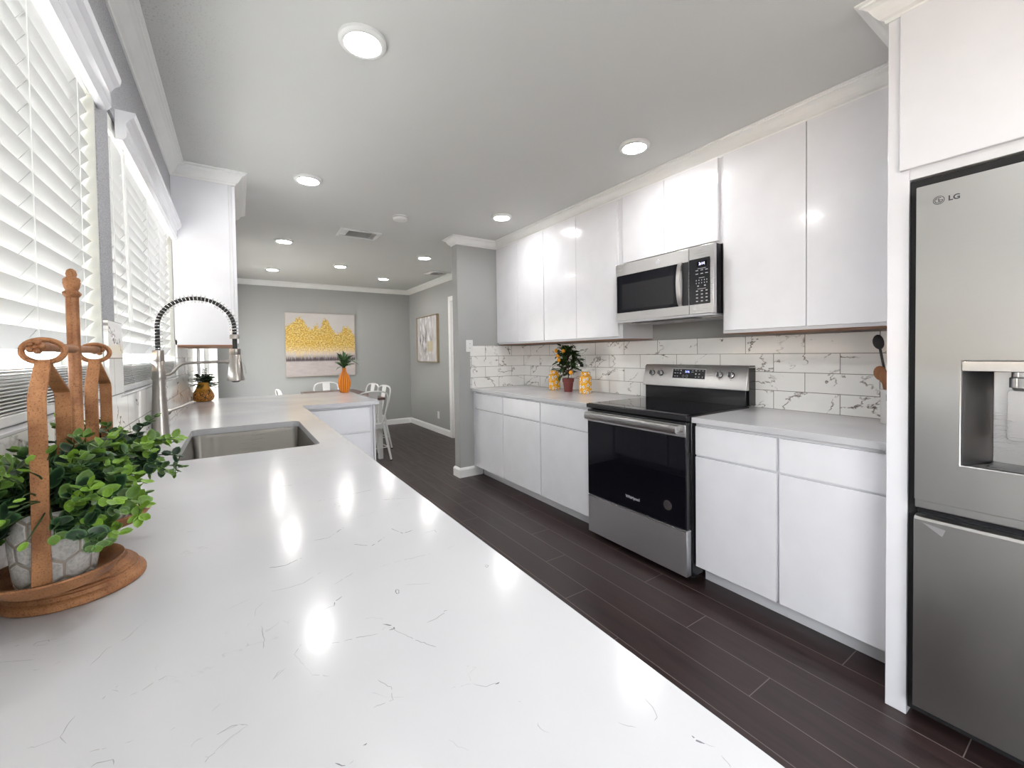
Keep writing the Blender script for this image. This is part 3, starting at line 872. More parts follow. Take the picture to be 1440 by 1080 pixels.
# veins drawn as hairline inlays of the slab, laid out in metres from measured picture points
CT_VEINS = [(0.00072, [(0.081, 0.557), (0.098, 0.55), (0.121, 0.545), (0.141, 0.538), (0.156, 0.547), (0.165, 0.526), (0.177, 0.5), (0.194, 0.473)]),
 (0.00048, [(0.134, 0.58), (0.144, 0.577), (0.156, 0.565)]),
 (0.00103, [(0.153, 0.554), (0.161, 0.545), (0.163, 0.535), (0.156, 0.537)]),
 (0.00067, [(0.058, 0.573), (0.048, 0.559), (0.054, 0.536), (0.061, 0.511)]),
 (0.0004, [(0.061, 0.511), (0.077, 0.497)]),
 (0.0008, [(0.035, 0.813), (0.058, 0.806), (0.087, 0.82)]),
 (0.00056, [(0.033, 0.729), (0.057, 0.725), (0.079, 0.727), (0.108, 0.748)]),
 (0.00057, [(0.117, 0.694), (0.151, 0.714)]),
 (0.00083, [(0.106, 0.634), (0.111, 0.647), (0.121, 0.653)]),
 (0.0005, [(0.083, 0.631), (0.109, 0.637)]),
 (0.00068, [(0.202, 0.523), (0.217, 0.525), (0.234, 0.532)]),
 (0.00109, [(0.226, 0.534), (0.236, 0.533)]),
 (0.00082, [(0.175, 0.822), (0.201, 0.795), (0.233, 0.818)]),
 (0.00056, [(0.191, 0.709), (0.225, 0.709), (0.281, 0.702)]),
 (0.00101, [(0.256, 0.852), (0.268, 0.815), (0.29, 0.818)]),
 (0.00085, [(0.115, 0.884), (0.14, 0.88), (0.176, 0.915)]),
 (0.00059, [(0.017, 0.643), (0.02, 0.608), (0.017, 0.591)]),
 (0.0004, [(0.011, 0.672), (0.013, 0.69), (0.022, 0.703)]),
 (0.00055, [(0.21, 0.425), (0.218, 0.416), (0.207, 0.413), (0.204, 0.398), (0.183, 0.405)]),
 (0.00061, [(0.204, 0.398), (0.214, 0.386), (0.227, 0.383)]),
 (0.00108, [(0.224, 0.383), (0.229, 0.383)]),
 (0.00045, [(0.12, 0.462), (0.129, 0.443), (0.126, 0.426), (0.106, 0.427)]),
 (0.00037, [(0.11, 0.448), (0.122, 0.432), (0.136, 0.423)]),
 (0.00061, [(0.233, 0.32), (0.232, 0.313), (0.236, 0.305)]),
 (0.00065, [(0.155, 0.352), (0.159, 0.341), (0.165, 0.332)]),
 (0.00057, [(0.342, 0.282), (0.339, 0.269), (0.334, 0.259), (0.328, 0.258)]),
 (0.00131, [(0.344, 0.229), (0.343, 0.223), (0.346, 0.217)]),
 (0.00064, [(0.346, 0.217), (0.351, 0.21)]),
 (0.00049, [(0.348, 0.203), (0.346, 0.196), (0.344, 0.192)]),
 (0.00055, [(-0.025, 0.48), (-0.014, 0.484), (-0.001, 0.477)]),
 (0.00033, [(-0.027, 0.46), (-0.012, 0.471), (0.0, 0.475)]),
 (0.00093, [(0.063, 0.388), (0.067, 0.382), (0.073, 0.379)]),
 (0.00069, [(0.073, 0.379), (0.077, 0.381)]),
 (0.00098, [(0.088, 0.39), (0.091, 0.391)]),
 (0.0004, [(0.024, 0.528), (0.038, 0.539)]),
 (0.00086, [(0.193, 0.625), (0.196, 0.62), (0.194, 0.613), (0.191, 0.613), (0.19, 0.619), (0.193, 0.625)]),
 (0.00156, [(0.341, 0.612), (0.345, 0.606), (0.34, 0.603), (0.339, 0.609)]),
 (0.00044, [(0.209, 0.63), (0.243, 0.611)]),
 (0.00065, [(0.199, 0.95), (0.255, 0.966), (0.326, 0.986)]),
 (0.00082, [(0.157, 1.121), (0.198, 1.119), (0.289, 1.129)]),
 (0.0008, [(0.292, 1.034), (0.362, 1.002)]),
 (0.00054, [(0.298, 0.276), (0.303, 0.269), (0.308, 0.263)]),
 (0.00044, [(0.232, 0.351), (0.235, 0.346)]),
 (0.00066, [(0.312, 0.702), (0.33, 0.708)]),
 (0.00041, [(-0.019, 0.714), (0.008, 0.725)]),
 (0.00064, [(0.301, 0.792), (0.326, 0.793), (0.325, 0.78)]),
 (0.00079, [(0.081, 1.312), (0.119, 1.302)]),
 (0.00038, [(0.371, 0.272), (0.377, 0.274)]),
 (0.00058, [(-0.153, 0.675), (-0.148, 0.685), (-0.144, 0.701), (-0.134, 0.707), (-0.126, 0.717), (-0.119, 0.733), (-0.112, 0.748)]),
 (0.00047, [(-0.104, 0.589), (-0.095, 0.591), (-0.086, 0.598), (-0.075, 0.603)]),
 (0.00062, [(-0.144, 0.587), (-0.148, 0.576), (-0.149, 0.562), (-0.142, 0.549)]),
 (0.00046, [(-0.149, 0.562), (-0.157, 0.56), (-0.165, 0.56), (-0.171, 0.563)]),
 (0.00054, [(-0.116, 0.603), (-0.121, 0.609), (-0.118, 0.616)]),
 (0.00063, [(-0.116, 0.504), (-0.113, 0.507), (-0.101, 0.503), (-0.1, 0.496)]),
 (0.00051, [(-0.036, 0.449), (-0.03, 0.457), (-0.022, 0.461)]),
 (0.00033, [(-0.022, 0.461), (-0.015, 0.466), (-0.002, 0.476)]),
 (0.00062, [(-0.025, 0.48), (-0.017, 0.481), (-0.007, 0.482), (-0.0, 0.475)]),
 (0.00032, [(-0.03, 0.457), (-0.037, 0.463)]),
 (0.00043, [(-0.045, 0.478), (-0.042, 0.483), (-0.036, 0.484)]),
 (0.00052, [(-0.122, 0.525), (-0.115, 0.523), (-0.109, 0.521)]),
 (0.0004, [(-0.096, 0.518), (-0.09, 0.518)]),
 (0.00046, [(0.019, 0.638), (0.019, 0.619)]),
 (0.00062, [(0.019, 0.608), (0.018, 0.592)]),
 (0.00058, [(-0.223, 0.763), (-0.221, 0.769), (-0.21, 0.766), (-0.207, 0.757), (-0.216, 0.758), (-0.223, 0.763)]),
 (0.00046, [(-0.21, 0.766), (-0.201, 0.764)]),
 (0.00045, [(-0.199, 0.743), (-0.187, 0.748)]),
 (0.00059, [(-0.188, 0.7), (-0.184, 0.704)]),
 (0.00045, [(-0.258, 0.788), (-0.251, 0.792), (-0.243, 0.793), (-0.235, 0.792)]),
 (0.0004, [(0.023, 0.528), (0.033, 0.539)]),
 (0.00033, [(-0.031, 0.515), (-0.023, 0.522)]),
 (0.00075, [(-0.128, 0.599), (-0.126, 0.603)]),
 (0.00048, [(-0.062, 0.511), (-0.059, 0.513)]),
 (0.00038, [(-0.255, 0.749), (-0.232, 0.736), (-0.212, 0.726)]),
 (0.00041, [(-0.207, 0.703), (-0.199, 0.699)]),
 (0.00062, [(-0.242, 0.774), (-0.238, 0.773)]),
 (0.00061, [(-0.217, 0.739), (-0.211, 0.739)]),
 (0.00137, [(0.127, 1.777), (0.241, 1.811)]),
 (0.00101, [(0.399, 1.244), (0.51, 1.294)])]
rv = random.Random(3)
for wd, pts in CT_VEINS:
    P = [Vector((a, b, 0)) for a, b in pts]
    Q = []
    for i in range(len(P) - 1):
        L_ = (P[i + 1] - P[i]).length
        n_ = max(2, int(L_ / .004))
        for k in range(n_):
            q = P[i].lerp(P[i + 1], k / n_)
            Q.append(q + Vector((rv.uniform(-1, 1), rv.uniform(-1, 1), 0)) * .0007)
    Q.append(P[-1])
    hw = []
    cur = 1.
    for i in range(len(Q)):
        cur = max(.15, min(1.5, cur + rv.uniform(-.35, .35)))
        hw.append(wd * 1.25 * cur * (.35 if i in (0, len(Q) - 1) else 1))
    top, bot = [], []
    for i, q in enumerate(Q):
        t_ = (Q[min(i + 1, len(Q) - 1)] - Q[max(i - 1, 0)])
        if t_.length < 1e-7: t_ = Vector((1, 0, 0))
        t_.normalize(); nn = Vector((-t_.y, t_.x, 0)) * hw[i] / 2
        top.append(q + nn); bot.append(q - nn)
    for i in range(len(Q) - 1):
        if rv.random() < .12: continue
        vs = [top[i], bot[i], bot[i + 1], top[i + 1]]
        big.add([(p.x, p.y, CT1 + .00012) for p in vs], [(0, 1, 2, 3)], 1 if wd > .00075 else 2)
big.open = True
ct = big.build('countertop', ['quartz', 'vein', 'vein2'], tag=('long L-shaped white quartz countertop with grey veins and the undermount sink', 'countertop'))

# undermount sink
sk = thing('kitchen_sink', 'stainless steel undermount sink set into the long white countertop', 'sink', ((SX0 + SX1) / 2, (SY0 + SY1) / 2, .66))
def ring(x0, x1, y0, y1, r_, z): return [(x, y, z) for x, y in rrect(x0, x1, y0, y1, r_)]
e = .004
L = [ring(SX0 - .02, SX1 + .02, SY0 - .02, SY1 + .02, .05, CT0 - .0012), ring(SX0 - e, SX1 + e, SY0 - e, SY1 + e, .035, CT0 - .0012), ring(SX0 + .004, SX1 - .004, SY0 + .004, SY1 - .004, .030, .865),
     ring(SX0 + .008, SX1 - .008, SY0 + .008, SY1 - .008, .028, .70), ring(SX0 + .018, SX1 - .018, SY0 + .018, SY1 - .018, .024, .682), ring(SX0 + .04, SX1 - .04, SY0 + .04, SY1 - .04, .02, .678)]
mb = MB(); k = len(L[0]); vs = sum(L, [])
mb.add(vs, [(j * k + i, j * k + (i + 1) % k, (j + 1) * k + (i + 1) % k, (j + 1) * k + i) for j in range(len(L) - 1) for i in range(k)], 0, True)
mb.add(L[-1], [tuple(range(k))])
o = mb.build('basin', 'sink', sk)
sf = o.modifiers.new('thick', 'SOLIDIFY'); sf.thickness = .0012; sf.offset = -1
MB().lathe([(.001, .0), (.030, .0), (.038, .004), (.043, .0035), (.043, .0)], (.04, 2.35, .6785), 24).build('drain', 'chrome', sk)

# left run of base cabinets (front faces look at the aisle)
def left_unit(y0, y1, lab):
    t = thing('base_cabinet', lab, 'cabinet', (.1, (y0 + y1) / 2, 0), 'white base cabinets under the long countertop')
    mb = MB()
    y0 += .0004; y1 -= .0004
    mb.box(.33, .352, y0, y1, .10, CT0 - .0005); mb.box(XL + .002, .33, y0, y0 + .016, .1, CT0 - .0005); mb.box(XL + .002, .33, y1 - .016, y1, .1, CT0 - .0005)
    mb.box(XL + .002, .33, y0 + .016, y1 - .016, .10, .118)
    mb.build('body', 'frame', t)
    B('toe_kick', .25, .265, y0, y1, .0005, .0995, 'frame', t)
    ym = (y0 + y1) / 2
    for a, b in ((y0 + .006, ym - .002), (ym + .002, y1 - .006)):
        B('door', .3525, .371, a, b, .104, .702, 'cab', t, .0015)
        B('drawer_front', .3525, .371, a, b, .712, .866, 'cab', t, .0015)
left_unit(-.34, .3, 'white base cabinet under the near end of the long countertop, below the camera')
left_unit(.3, 1.0, 'white base cabinet under the long countertop nearest the camera')
left_unit(1.0, 1.8, 'white base cabinet under the long countertop before the sink')
left_unit(1.8, 2.66, 'white base cabinet directly beneath the steel sink')
left_unit(2.66, 3.38, 'white base cabinet between the sink and the counter corner')
# peninsula cabinet facing the camera
pc = thing('peninsula_cabinet', 'white cabinet closing the far end of the long countertop, facing the camera', 'cabinet', (.4, 3.75, 0))
B('body', XL + .002, .895, 3.405, 4.05, .1, CT0 - .0005, 'frame', pc, .001)
B('toe_kick', XL + .002, .87, 3.46, 3.475, .0005, .0995, 'frame', pc)
B('drawer_front', .40, .870, 3.386, 3.4045, .675, .862, 'cab', pc, .0015)
B('door', .40, .870, 3.386, 3.4045, .104, .662, 'cab', pc, .0015)
B('end_panel', .8955, .909, 3.386, 4.05, .0005, CT0 - .0005, 'frame', pc, .001)

# wall cabinets on the range wall
UF = 2.372     # face frame plane
def wall_unit(y0, y1, z0, doors, lab, grp='white wall cabinets on the range wall'):
    t = thing('wall_cabinet', lab, 'cabinet', (2.54, (y0 + y1) / 2, z0), grp)
    y0 += .0004; y1 -= .0004
    B('body', UF, XR - .0005, y0, y1, z0 + .004, ZC - .001, 'frame', t)
    MB().box(UF + .018, XR - .0005, y0 + .001, y1 - .001, z0, z0 + .0038).build('underside', 'wood_under', t)
    for a, b in doors:
        B('door', UF - .0195, UF - .0005, a, b, z0 + .020, 2.388, 'cab', t, .0012)
    return t
wall_unit(3.035, 3.871, 1.366, [(3.042, 3.468), (3.472, 3.866)], 'white two-door wall cabinet in the corner by the grey partition')
wall_unit(2.119, 3.035, 1.366, [(2.150, 2.597), (2.601, 3.034)], 'white two-door wall cabinet above the potted citrus tree, left of the microwave')
wall_unit(1.361, 2.119, 1.892, [(1.380, 1.744), (1.748, 2.096)], 'short white two-door wall cabinet directly above the microwave')
wall_unit(.5035, 1.361, 1.366, [(.507, .926), (.930, 1.345)], 'white two-door wall cabinet between the microwave and the fridge enclosure')
# wall cabinet by the window
t = thing('wall_cabinet', 'white wall cabinet with raw wood underside beside the far window', 'cabinet', (-.15, 3.7, 1.35))
B('body', XL + .0005, -.026, 3.285, 4.12, 1.354, ZC - .001, 'cab', t, .001)
B('face_frame', -.0255, -.008, 3.285, 4.12, 1.350, ZC - .001, 'frame', t, .001)
for a, b in ((3.29, 3.70), (3.704, 4.115)):
    B('door', -.0075, .010, a, b, 1.362, 2.388, 'cab', t, .0012)
B('underside', XL + .001, -.027, 3.286, 4.119, 1.346, 1.3538, 'wood_under', t)

# fridge enclosure
fe = thing('fridge_enclosure', 'tall white panel and overhead cabinet boxed around the steel fridge', 'cabinet', (2.3, 0, 0))
B('side_panel', 1.905, XR - .0005, .446, .503, .0005, ZC - .001, 'cab', fe, .002)
B('side_panel', 1.905, XR - .0005, -.56, -.522, .0005, ZC - .001, 'cab', fe, .002)
B('overhead_box', 1.906, XR - .0005, -.5215, .4455, 1.834, ZC - .001, 'frame', fe)
B('door', 1.887, 1.9045, -.030, .468, 1.868, 2.388, 'cab', fe, .0012)
B('door', 1.887, 1.9045, -.545, -.034, 1.868, 2.388, 'cab', fe, .0012)

# ------------------------------------------------------------------ fridge
FX = 1.86
fr = thing('refrigerator', 'stainless steel bottom-freezer refrigerator with door dispenser, inside the white enclosure', 'refrigerator', (2.2, -.035, 0))
B('case', FX + .150, 2.66, -.5215, .4445, .03, 1.828, 'dark', fr, .004)
mb = MB()
mb.box(FX + .052, FX + .1495, .419, .4445, .03, 1.828); mb.box(FX + .052, FX + .1495, -.5215, -.489, .03, 1.828)
mb.box(FX + .052, FX + .1495, -.489, .419, 1.791, 1.828); mb.box(FX + .052, FX + .1495, -.489, .419, .715, .7715)
mb.box(FX + .052, FX + .1495, -.489, .419, .03, .078)
mb.build('gasket', 'dark', fr)
for x in (2.0, 2.6):
    for y in (-.45, .38):
        MB().lathe([(.02, .0), (.02, .03)], (x, y, .0005), 12).build('foot', 'rubber', fr)
def steel_door(y0, y1, z0, z1, hole, name):
    mb = MB(); x0, x1 = FX, FX + .05
    ys = [y0] + ([hole[0], hole[1]] if hole else []) + [y1]; zs = [z0] + ([hole[2], hole[3]] if hole else []) + [z1]
    g = [[(x0, y, z) for z in zs] for y in ys]
    nz = len(zs)
    vs = [p for r_ in g for p in r_]; fs = []
    for i in range(len(ys) - 1):
        for j in range(nz - 1):
            if hole and i == 1 and j == 1: continue
            fs.append((i * nz + j, i * nz + j + 1, (i + 1) * nz + j + 1, (i + 1) * nz + j))
    mb.add(vs, fs)
    mb.box(x0, x1, y0, y1, z0, z1, skip='-x' + (' +x' if hole else ''))
    if hole:
        a, b, c, d_ = hole; xd = x0 + .115
        mb.box(x0, xd, a, b, c, d_, skip='-x')
        mb.open = False
    return mb.build(name, 'steelf', fr, .0025)
dl = steel_door(-.033, .4185, .772, 1.790, (.06, .314, .905, 1.228), 'door')
B('door', FX, FX + .05, -.4885, -.037, .772, 1.790, 'steelf', fr, .0025)
B('door_lip', FX + .004, FX + .05, -.4885, .4185, .744, .7715, 'steelf', fr, .003)
mb = MB().prism([(FX, .076), (FX, .706), (FX + .006, .714), (FX + .02, .717), (FX + .05, .717), (FX + .05, .076)], 'y', -.4885, .420)
mb.build('freezer_drawer', 'steelf', fr, .0015)
B('drawer_recess', FX + .035, FX + .0545, -.487, .418, .715, .746, 'black', fr)
B('dispenser_header', FX - .0015, FX + .06, .0605, .3135, 1.196, 1.2275, 'chrome', fr, .002)
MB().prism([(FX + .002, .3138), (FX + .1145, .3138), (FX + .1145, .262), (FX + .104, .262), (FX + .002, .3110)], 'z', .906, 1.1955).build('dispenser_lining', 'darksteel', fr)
B('dispenser_back', FX + .105, FX + .1145, .0605, .2618, .906, 1.195, 'steel', fr, .001)
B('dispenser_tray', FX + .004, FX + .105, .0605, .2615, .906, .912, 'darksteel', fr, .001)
mb = MB(); mb.lathe([(.040, 1.150), (.040, 1.178), (.036, 1.181), (.036, 1.1955)], (FX + .052, .185, 0), 24); mb.build('dispenser_nozzle', 'chrome', fr)
MB().lathe([(.030, 1.140), (.036, 1.150)], (FX + .052, .185, 0), 24).build('nozzle_ring', 'steeld', fr)
MB().prism(rrect(.125, .232, .985, 1.140, .012), 'x', FX + .085, FX + .1045).build('dispenser_paddle', 'steel', fr, .001)
# enamelled round emblem and letters on the upper door
mb = MB()
def hoop_yz(cy, cz, rad, th, x, a0=0, a1=2 * PI, n=28):
    pts_o = [(cy - (rad + th / 2) * math.cos(a0 + (a1 - a0) * i / n), cz + (rad + th / 2) * math.sin(a0 + (a1 - a0) * i / n)) for i in range(n + 1)]
    pts_i = [(cy - (rad - th / 2) * math.cos(a0 + (a1 - a0) * i / n), cz + (rad - th / 2) * math.sin(a0 + (a1 - a0) * i / n)) for i in range(n + 1)]
    for i in range(n):
        mb.add([(x, *pts_o[i]), (x, *pts_i[i]), (x, *pts_i[i + 1]), (x, *pts_o[i + 1])], [(0, 1, 2, 3)])
mb.open = True
ex_, ey_, ez_ = FX - .0006, .3665, 1.7345
hoop_yz(ey_, ez_, .0125, .0016, ex_)
hoop_yz(ey_, ez_, .0088, .0018, ex_, PI * .30, PI * 2.0)
mb.add([(ex_, ey_ + .001, ez_ + .006), (ex_, ey_ - .001, ez_ + .006), (ex_, ey_ - .001, ez_ - .005), (ex_, ey_ + .001, ez_ - .005)], [(0, 1, 2, 3)])
mb.add([(ex_, ey_ + .001, ez_ - .004), (ex_, ey_ - .0045, ez_ - .004), (ex_, ey_ - .0045, ez_ - .0058), (ex_, ey_ + .001, ez_ - .0058)], [(0, 1, 2, 3)])
mb.add([(ex_, ey_ + .0055, ez_ + .0045), (ex_, ey_ + .0035, ez_ + .0045), (ex_, ey_ + .0035, ez_ + .0025), (ex_, ey_ + .0055, ez_ + .0025)], [(0, 1, 2, 3)])
mb.add([(ex_, ey_ - .001, ez_ + .0008), (ex_, ey_ - .0088, ez_ + .0008), (ex_, ey_ - .0088, ez_ - .0008), (ex_, ey_ - .001, ez_ - .0008)], [(0, 1, 2, 3)])
mb.build('round_emblem', 'ink', fr)
text('LG', .0215, (FX - .0006, .3325, 1.7335), '-x', 'ink', fr, bold=.0006)
# curled protective film corner
mb = MB(); mb.add([(FX - .0008, .400, .700), (FX - .0008, .345, .690), (FX - .0035, .352, .668)], [(0, 1, 2)]); mb.open = True
mb.build('film_corner', 'steel', fr)

# ------------------------------------------------------------------ range
RY0, RY1 = 1.348, 2.110
rg = thing('electric_range', 'freestanding electric range with black glass cooktop, oven window and steel drawer', 'stove', (2.35, (RY0 + RY1) / 2, 0))
B('body', 2.04, 2.66, RY0, RY1, .035, .894, 'black', rg, .003)
for x in (2.12, 2.6):
    for y in (RY0 + .05, RY1 - .05):
        MB().lathe([(.018, 0), (.018, .035)], (x, y, .0003), 12).build('foot', 'rubber', rg)
B('cooktop', 1.992, 2.635, RY0 - .0015, RY1 + .0015, .8945, .922, 'black', rg, .004)
mb = MB(); mb.box(2.004, 2.60, RY0 + .006, RY1 - .006, .9222, .9245); mb.build('ceramic_glass', 'glass', rg, .001)
bn = NT('burner ring print'); bn.base((.05, .05, .055), .1); M['burner'] = bn.m
for bx, by, br_ in ((2.14, 1.54, .10), (2.14, 1.92, .115), (2.44, 1.54, .075), (2.44, 1.92, .075), (2.47, 1.73, .055)):
    mb = MB(); mb.open = True; n_ = 40
    for i in range(n_):
        a, b = 2 * PI * i / n_, 2 * PI * (i + 1) / n_
        mb.add([(bx + q * math.cos(c), by + q * math.sin(c), .92465) for q, c in ((br_, a), (br_, b), (br_ - .0015, b), (br_ - .0015, a))], [(0, 1, 2, 3)])
    mb.build('burner_ring', 'burner', rg)
dr_ = B('oven_door', 1.998, 2.0395, RY0 + .004, RY1 - .004, .302, .886, 'black', rg, .003)
B('door_glass', 1.9955, 1.9985, RY0 + .010, RY1 - .010, .306, .800, 'glass', dr_, .0008)
B('door_top_strip', 1.992, 1.9985, RY0 + .006, RY1 - .006, .806, .872, 'steel', dr_, .002)
mb = MB(); hy0, hy1 = RY0 + .030, RY1 - .030
mb.prism([(1.945, .826), (1.941, .834), (1.941, .862), (1.947, .870), (1.966, .872), (1.969, .866), (1.969, .832), (1.964, .826)], 'y', hy0, hy1)
mb.build('door_handle', 'steel', dr_, .0015)
for yy in (hy0 + .004, hy1 - .034):
    B('handle_post', 1.9692, 1.9918, yy, yy + .03, .836, .862, 'chrome', dr_, .002)
B('storage_drawer', 1.998, 2.0395, RY0 + .004, RY1 - .004, .045, .297, 'steeld', rg, .003)
B('drawer_top_trim', 1.9965, 2.0, RY0 + .005, RY1 - .005, .2895, .2965, 'chrome', rg, .0008)
text('Whirlpool', .026, (1.9948, 1.718, .378), '-x', 'print', dr_, bold=.0004)
mb = MB(); mb.lathe([(.028, 0), (.028, .0004)], (0, 0, 0), 28, M_=Matrix(((0, 0, -1), (0, 1, 0), (1, 0, 0)))); mb.v = [v + Vector((1.9952, 1.469, .408)) for v in mb.v]
mb.build('round_sticker', 'chrome', dr_)
for yy, hh in ((1.480, .030), (1.469, .038), (1.458, .024)):
    B('sticker_print', 1.9946, 1.9950, yy - .003, yy + .003, .408 - hh / 2, .408 + hh / 2, 'ink', dr_)
# backguard
B('backguard', 2.602, 2.685, RY0 + .004, RY1 - .004, .9225, 1.035, 'black', rg, .004)
mb = MB(); mb.prism([(2.590, 1.020), (2.622, 1.162), (2.632, 1.172), (2.70, 1.172), (2.70, 1.02)], 'y', RY0 - .004, RY1 + .012)
bgp = mb.build('control_panel', 'steel', rg, .004)
B('panel_cap', 2.634, 2.70, RY0 - .0045, RY1 + .0125, 1.165, 1.174, 'black', rg, .002)
B('panel_end', 2.625, 2.7005, RY0 - .0052, RY0 - .0042, .925, 1.160, 'black', rg)
tl = math.atan2(.032, .142)
def on_panel(y, z, out=0.):       # a point on the slanted control panel
    x = 2.590 + (z - 1.020) * .032 / .142
    return Vector((x - out * math.cos(tl), y, z + out * math.sin(tl)))
def panel_quad(y0, y1, z0, z1, out, th, name, mat, bev=0):
    mb = MB(); vs = []
    for o_ in (out, out + th):
        vs += [on_panel(y0, z0, o_), on_panel(y1, z0, o_), on_panel(y1, z1, o_), on_panel(y0, z1, o_)]
    mb.add(vs, [(0, 1, 2, 3), (7, 6, 5, 4), (0, 4, 5, 1), (1, 5, 6, 2), (2, 6, 7, 3), (3, 7, 4, 0)])
    return mb.build(name, mat, bgp, bev)
panel_quad(1.620, 1.872, 1.078, 1.146, .0003, .0012, 'display_frame', 'chrome')
panel_quad(1.6225, 1.8695, 1.0805, 1.1435, .0016, .0006, 'display', 'black')
for (yy, zz, wd_, ht) in ((1.85, 1.136, .012, .003), (1.83, 1.136, .01, .003), (1.806, 1.134, .01, .008), (1.85, 1.115, .014, .004), (1.83, 1.115, .01, .003), (1.808, 1.114, .008, .008), (1.85, 1.094, .014, .003), (1.83, 1.094, .01, .003),
                          (1.715, 1.134, .012, .003), (1.715, 1.124, .018, .002), (1.69, 1.134, .012, .006), (1.665, 1.134, .012, .003), (1.69, 1.112, .009, .009), (1.665, 1.112, .009, .009), (1.69, 1.092, .01, .003), (1.665, 1.092, .012, .006), (1.64, 1.092, .004, .009), (1.64, 1.134, .012, .003)):
    panel_quad(yy - wd_ / 2, yy + wd_ / 2, zz - ht / 2, zz + ht / 2, .0023, .0002, 'button_mark', 'print')
for yy in (1.784, 1.757):
    mb = MB(); vs = []
    for i in range(20):
        a = 2 * PI * i / 20
        vs += [on_panel(yy + .0085 * math.cos(a), 1.096 + .0085 * math.sin(a), .0024), on_panel(yy + .0072 * math.cos(a), 1.096 + .0072 * math.sin(a), .0024)]
    mb.add(vs, [(2 * i, 2 * i + 1, (2 * i + 3) % 40, (2 * i + 2) % 40) for i in range(20)]); mb.open = True
    mb.build('button_ring', 'print', bgp)
tx = text('2:16', .019, (2.6055, 1.752, 1.1265), '-x', 'digit', bgp, 'clock_digits', bold=.0002)
for yy in (2.045, 1.972, 1.522, 1.446):
    c0 = on_panel(yy, 1.112, .0005); c1 = on_panel(yy, 1.112, .022); nrm = (c1 - c0).normalized()
    mb = MB(); mb.tube([c0, c0 + nrm * .006], .0215, 24)
    o = mb.build('knob_ring', 'black', bgp)
    mb = MB(); mb.tube([c0 + nrm * .0062, c0 + nrm * .014, c0 + nrm * .022], [.0195, .0188, .0165], 24)
    kb = mb.build('knob', 'chrome', bgp)
    up = Vector((math.sin(tl), 0, math.cos(tl)))
    mb = MB(); a0 = c0 + nrm * .0222
    vs = []
    for o_ in (0, .010):
        for s1, s2 in ((-1, -1), (1, -1), (1, 1), (-1, 1)):
            vs.append(a0 + nrm * o_ + Vector((0, 1, 0)) * (s1 * .0035) + up * (s2 * .015))
    mb.add(vs, [(0, 1, 2, 3), (7, 6, 5, 4), (0, 4, 5, 1), (1, 5, 6, 2), (2, 6, 7, 3), (3, 7, 4, 0)])
    mb.build('knob_grip', 'blackp', kb, .001)
    for dz in (.030, -.030):
        panel_quad(yy - .004, yy + .004, 1.112 + dz - .0012, 1.112 + dz + .0012, .0004, .0003, 'knob_mark', 'ink')

# ------------------------------------------------------------------ microwave
MX, MY0, MY1, MZ0, MZ1 = 2.275, 1.3615, 2.095, 1.484, 1.8905
mw = thing('microwave', 'stainless steel over-the-range microwave hung under the short wall cabinet', 'microwave', (2.5, (MY0 + MY1) / 2, MZ0))
B('case', MX + .036, XR - .001, MY0 + .006, MY1 - .002, MZ0 + .006, MZ1, 'black', mw, .002)
md = B('door', MX, MX + .034, 1.518, MY1, MZ0 + .004, MZ1 - .004, 'steel', mw, .003)
B('control_side', MX, MX + .034, MY0, 1.515, MZ0 + .004, MZ1 - .004, 'steel', mw, .003)
MB().prism(rrect(1.585, 2.083, 1.545, 1.806, .006), 'x', MX - .002, MX + .001).build('door_window', 'glass', md)
B('window_mesh', MX - .0024, MX - .002, 1.622, 2.035, 1.566, 1.742, 'black', md)
mb = MB(); pts = [(MX - .004 - .026 * math.sin(PI * i / 14) ** .6, 1.572, 1.548 + .262 * i / 14) for i in range(15)]
mb.band(pts, (0, 1, 0), .026, .007); mb.build('door_handle', 'steel', md, .002)
for zz in (1.550, 1.796):
    B('handle_mount', MX - .012, MX - .0005, 1.562, 1.582, zz, zz + .012, 'steel', md, .001)
B('handle_pocket', MX - .0015, MX + .001, 1.519, 1.560, 1.545, 1.806, 'blackp', md, .0005)
cp = MB().prism(rrect(1.381, 1.512, 1.545, 1.812, .006), 'x', MX - .0025, MX + .001).build('control_panel', 'black', mw)
B('clock_window', MX - .0032, MX - .0026, 1.400, 1.462, 1.765, 1.795, 'glass', cp)
text('2:14', .022, (MX - .0038, 1.431, 1.779), '-x', 'digitw', cp, 'clock_digits')
def mark(y, z, w_, h_):
    B('button_mark', MX - .0032, MX - .0027, y - w_ / 2, y + w_ / 2, z - h_ / 2, z + h_ / 2, 'print', cp)
for z, wd_ in ((1.752, .05), (1.698, .036), (1.634, .052)): mark(1.432, z, wd_, .0022)
for z in (1.742, 1.722):
    for y in (1.462, 1.431, 1.402): mark(y, z, .016, .0035)
for z in (1.684, 1.668):
    for y in (1.466, 1.449, 1.432, 1.415, 1.400): mark(y, z, .004, .006)
for y in (1.455, 1.412): mark(y, 1.651, .010, .006)
for z in (1.622, 1.602, 1.582, 1.562):
    for y in (1.462, 1.431, 1.402): mark(y, z, .012, .0055)
mb = MB(); mb.open = True
hoop_yz(1.738, 1.846, .0160, .0026, MX - .0007)
em = mb.build('round_emblem', 'chrome', md)
mb = MB(); mb.lathe([(.0148, 0), (.0148, .0004)], (0, 0, 0), 24, M_=Matrix(((0, 0, -1), (0, 1, 0), (1, 0, 0)))); mb.v = [v + Vector((MX - .0002, 1.738, 1.846)) for v in mb.v]
mb.build('emblem_disc', 'steeld', md)
text('GE', .016, (MX - .0012, 1.738, 1.846), '-x', 'chrome', md, 'emblem_lettering', shear=.3)
mb = MB(); mb.box(MX + .002, 2.66, MY0 + .008, MY1 - .004, MZ0 - .010, MZ0 + .0055); mb.build('underside', 'steeld', mw, .003)
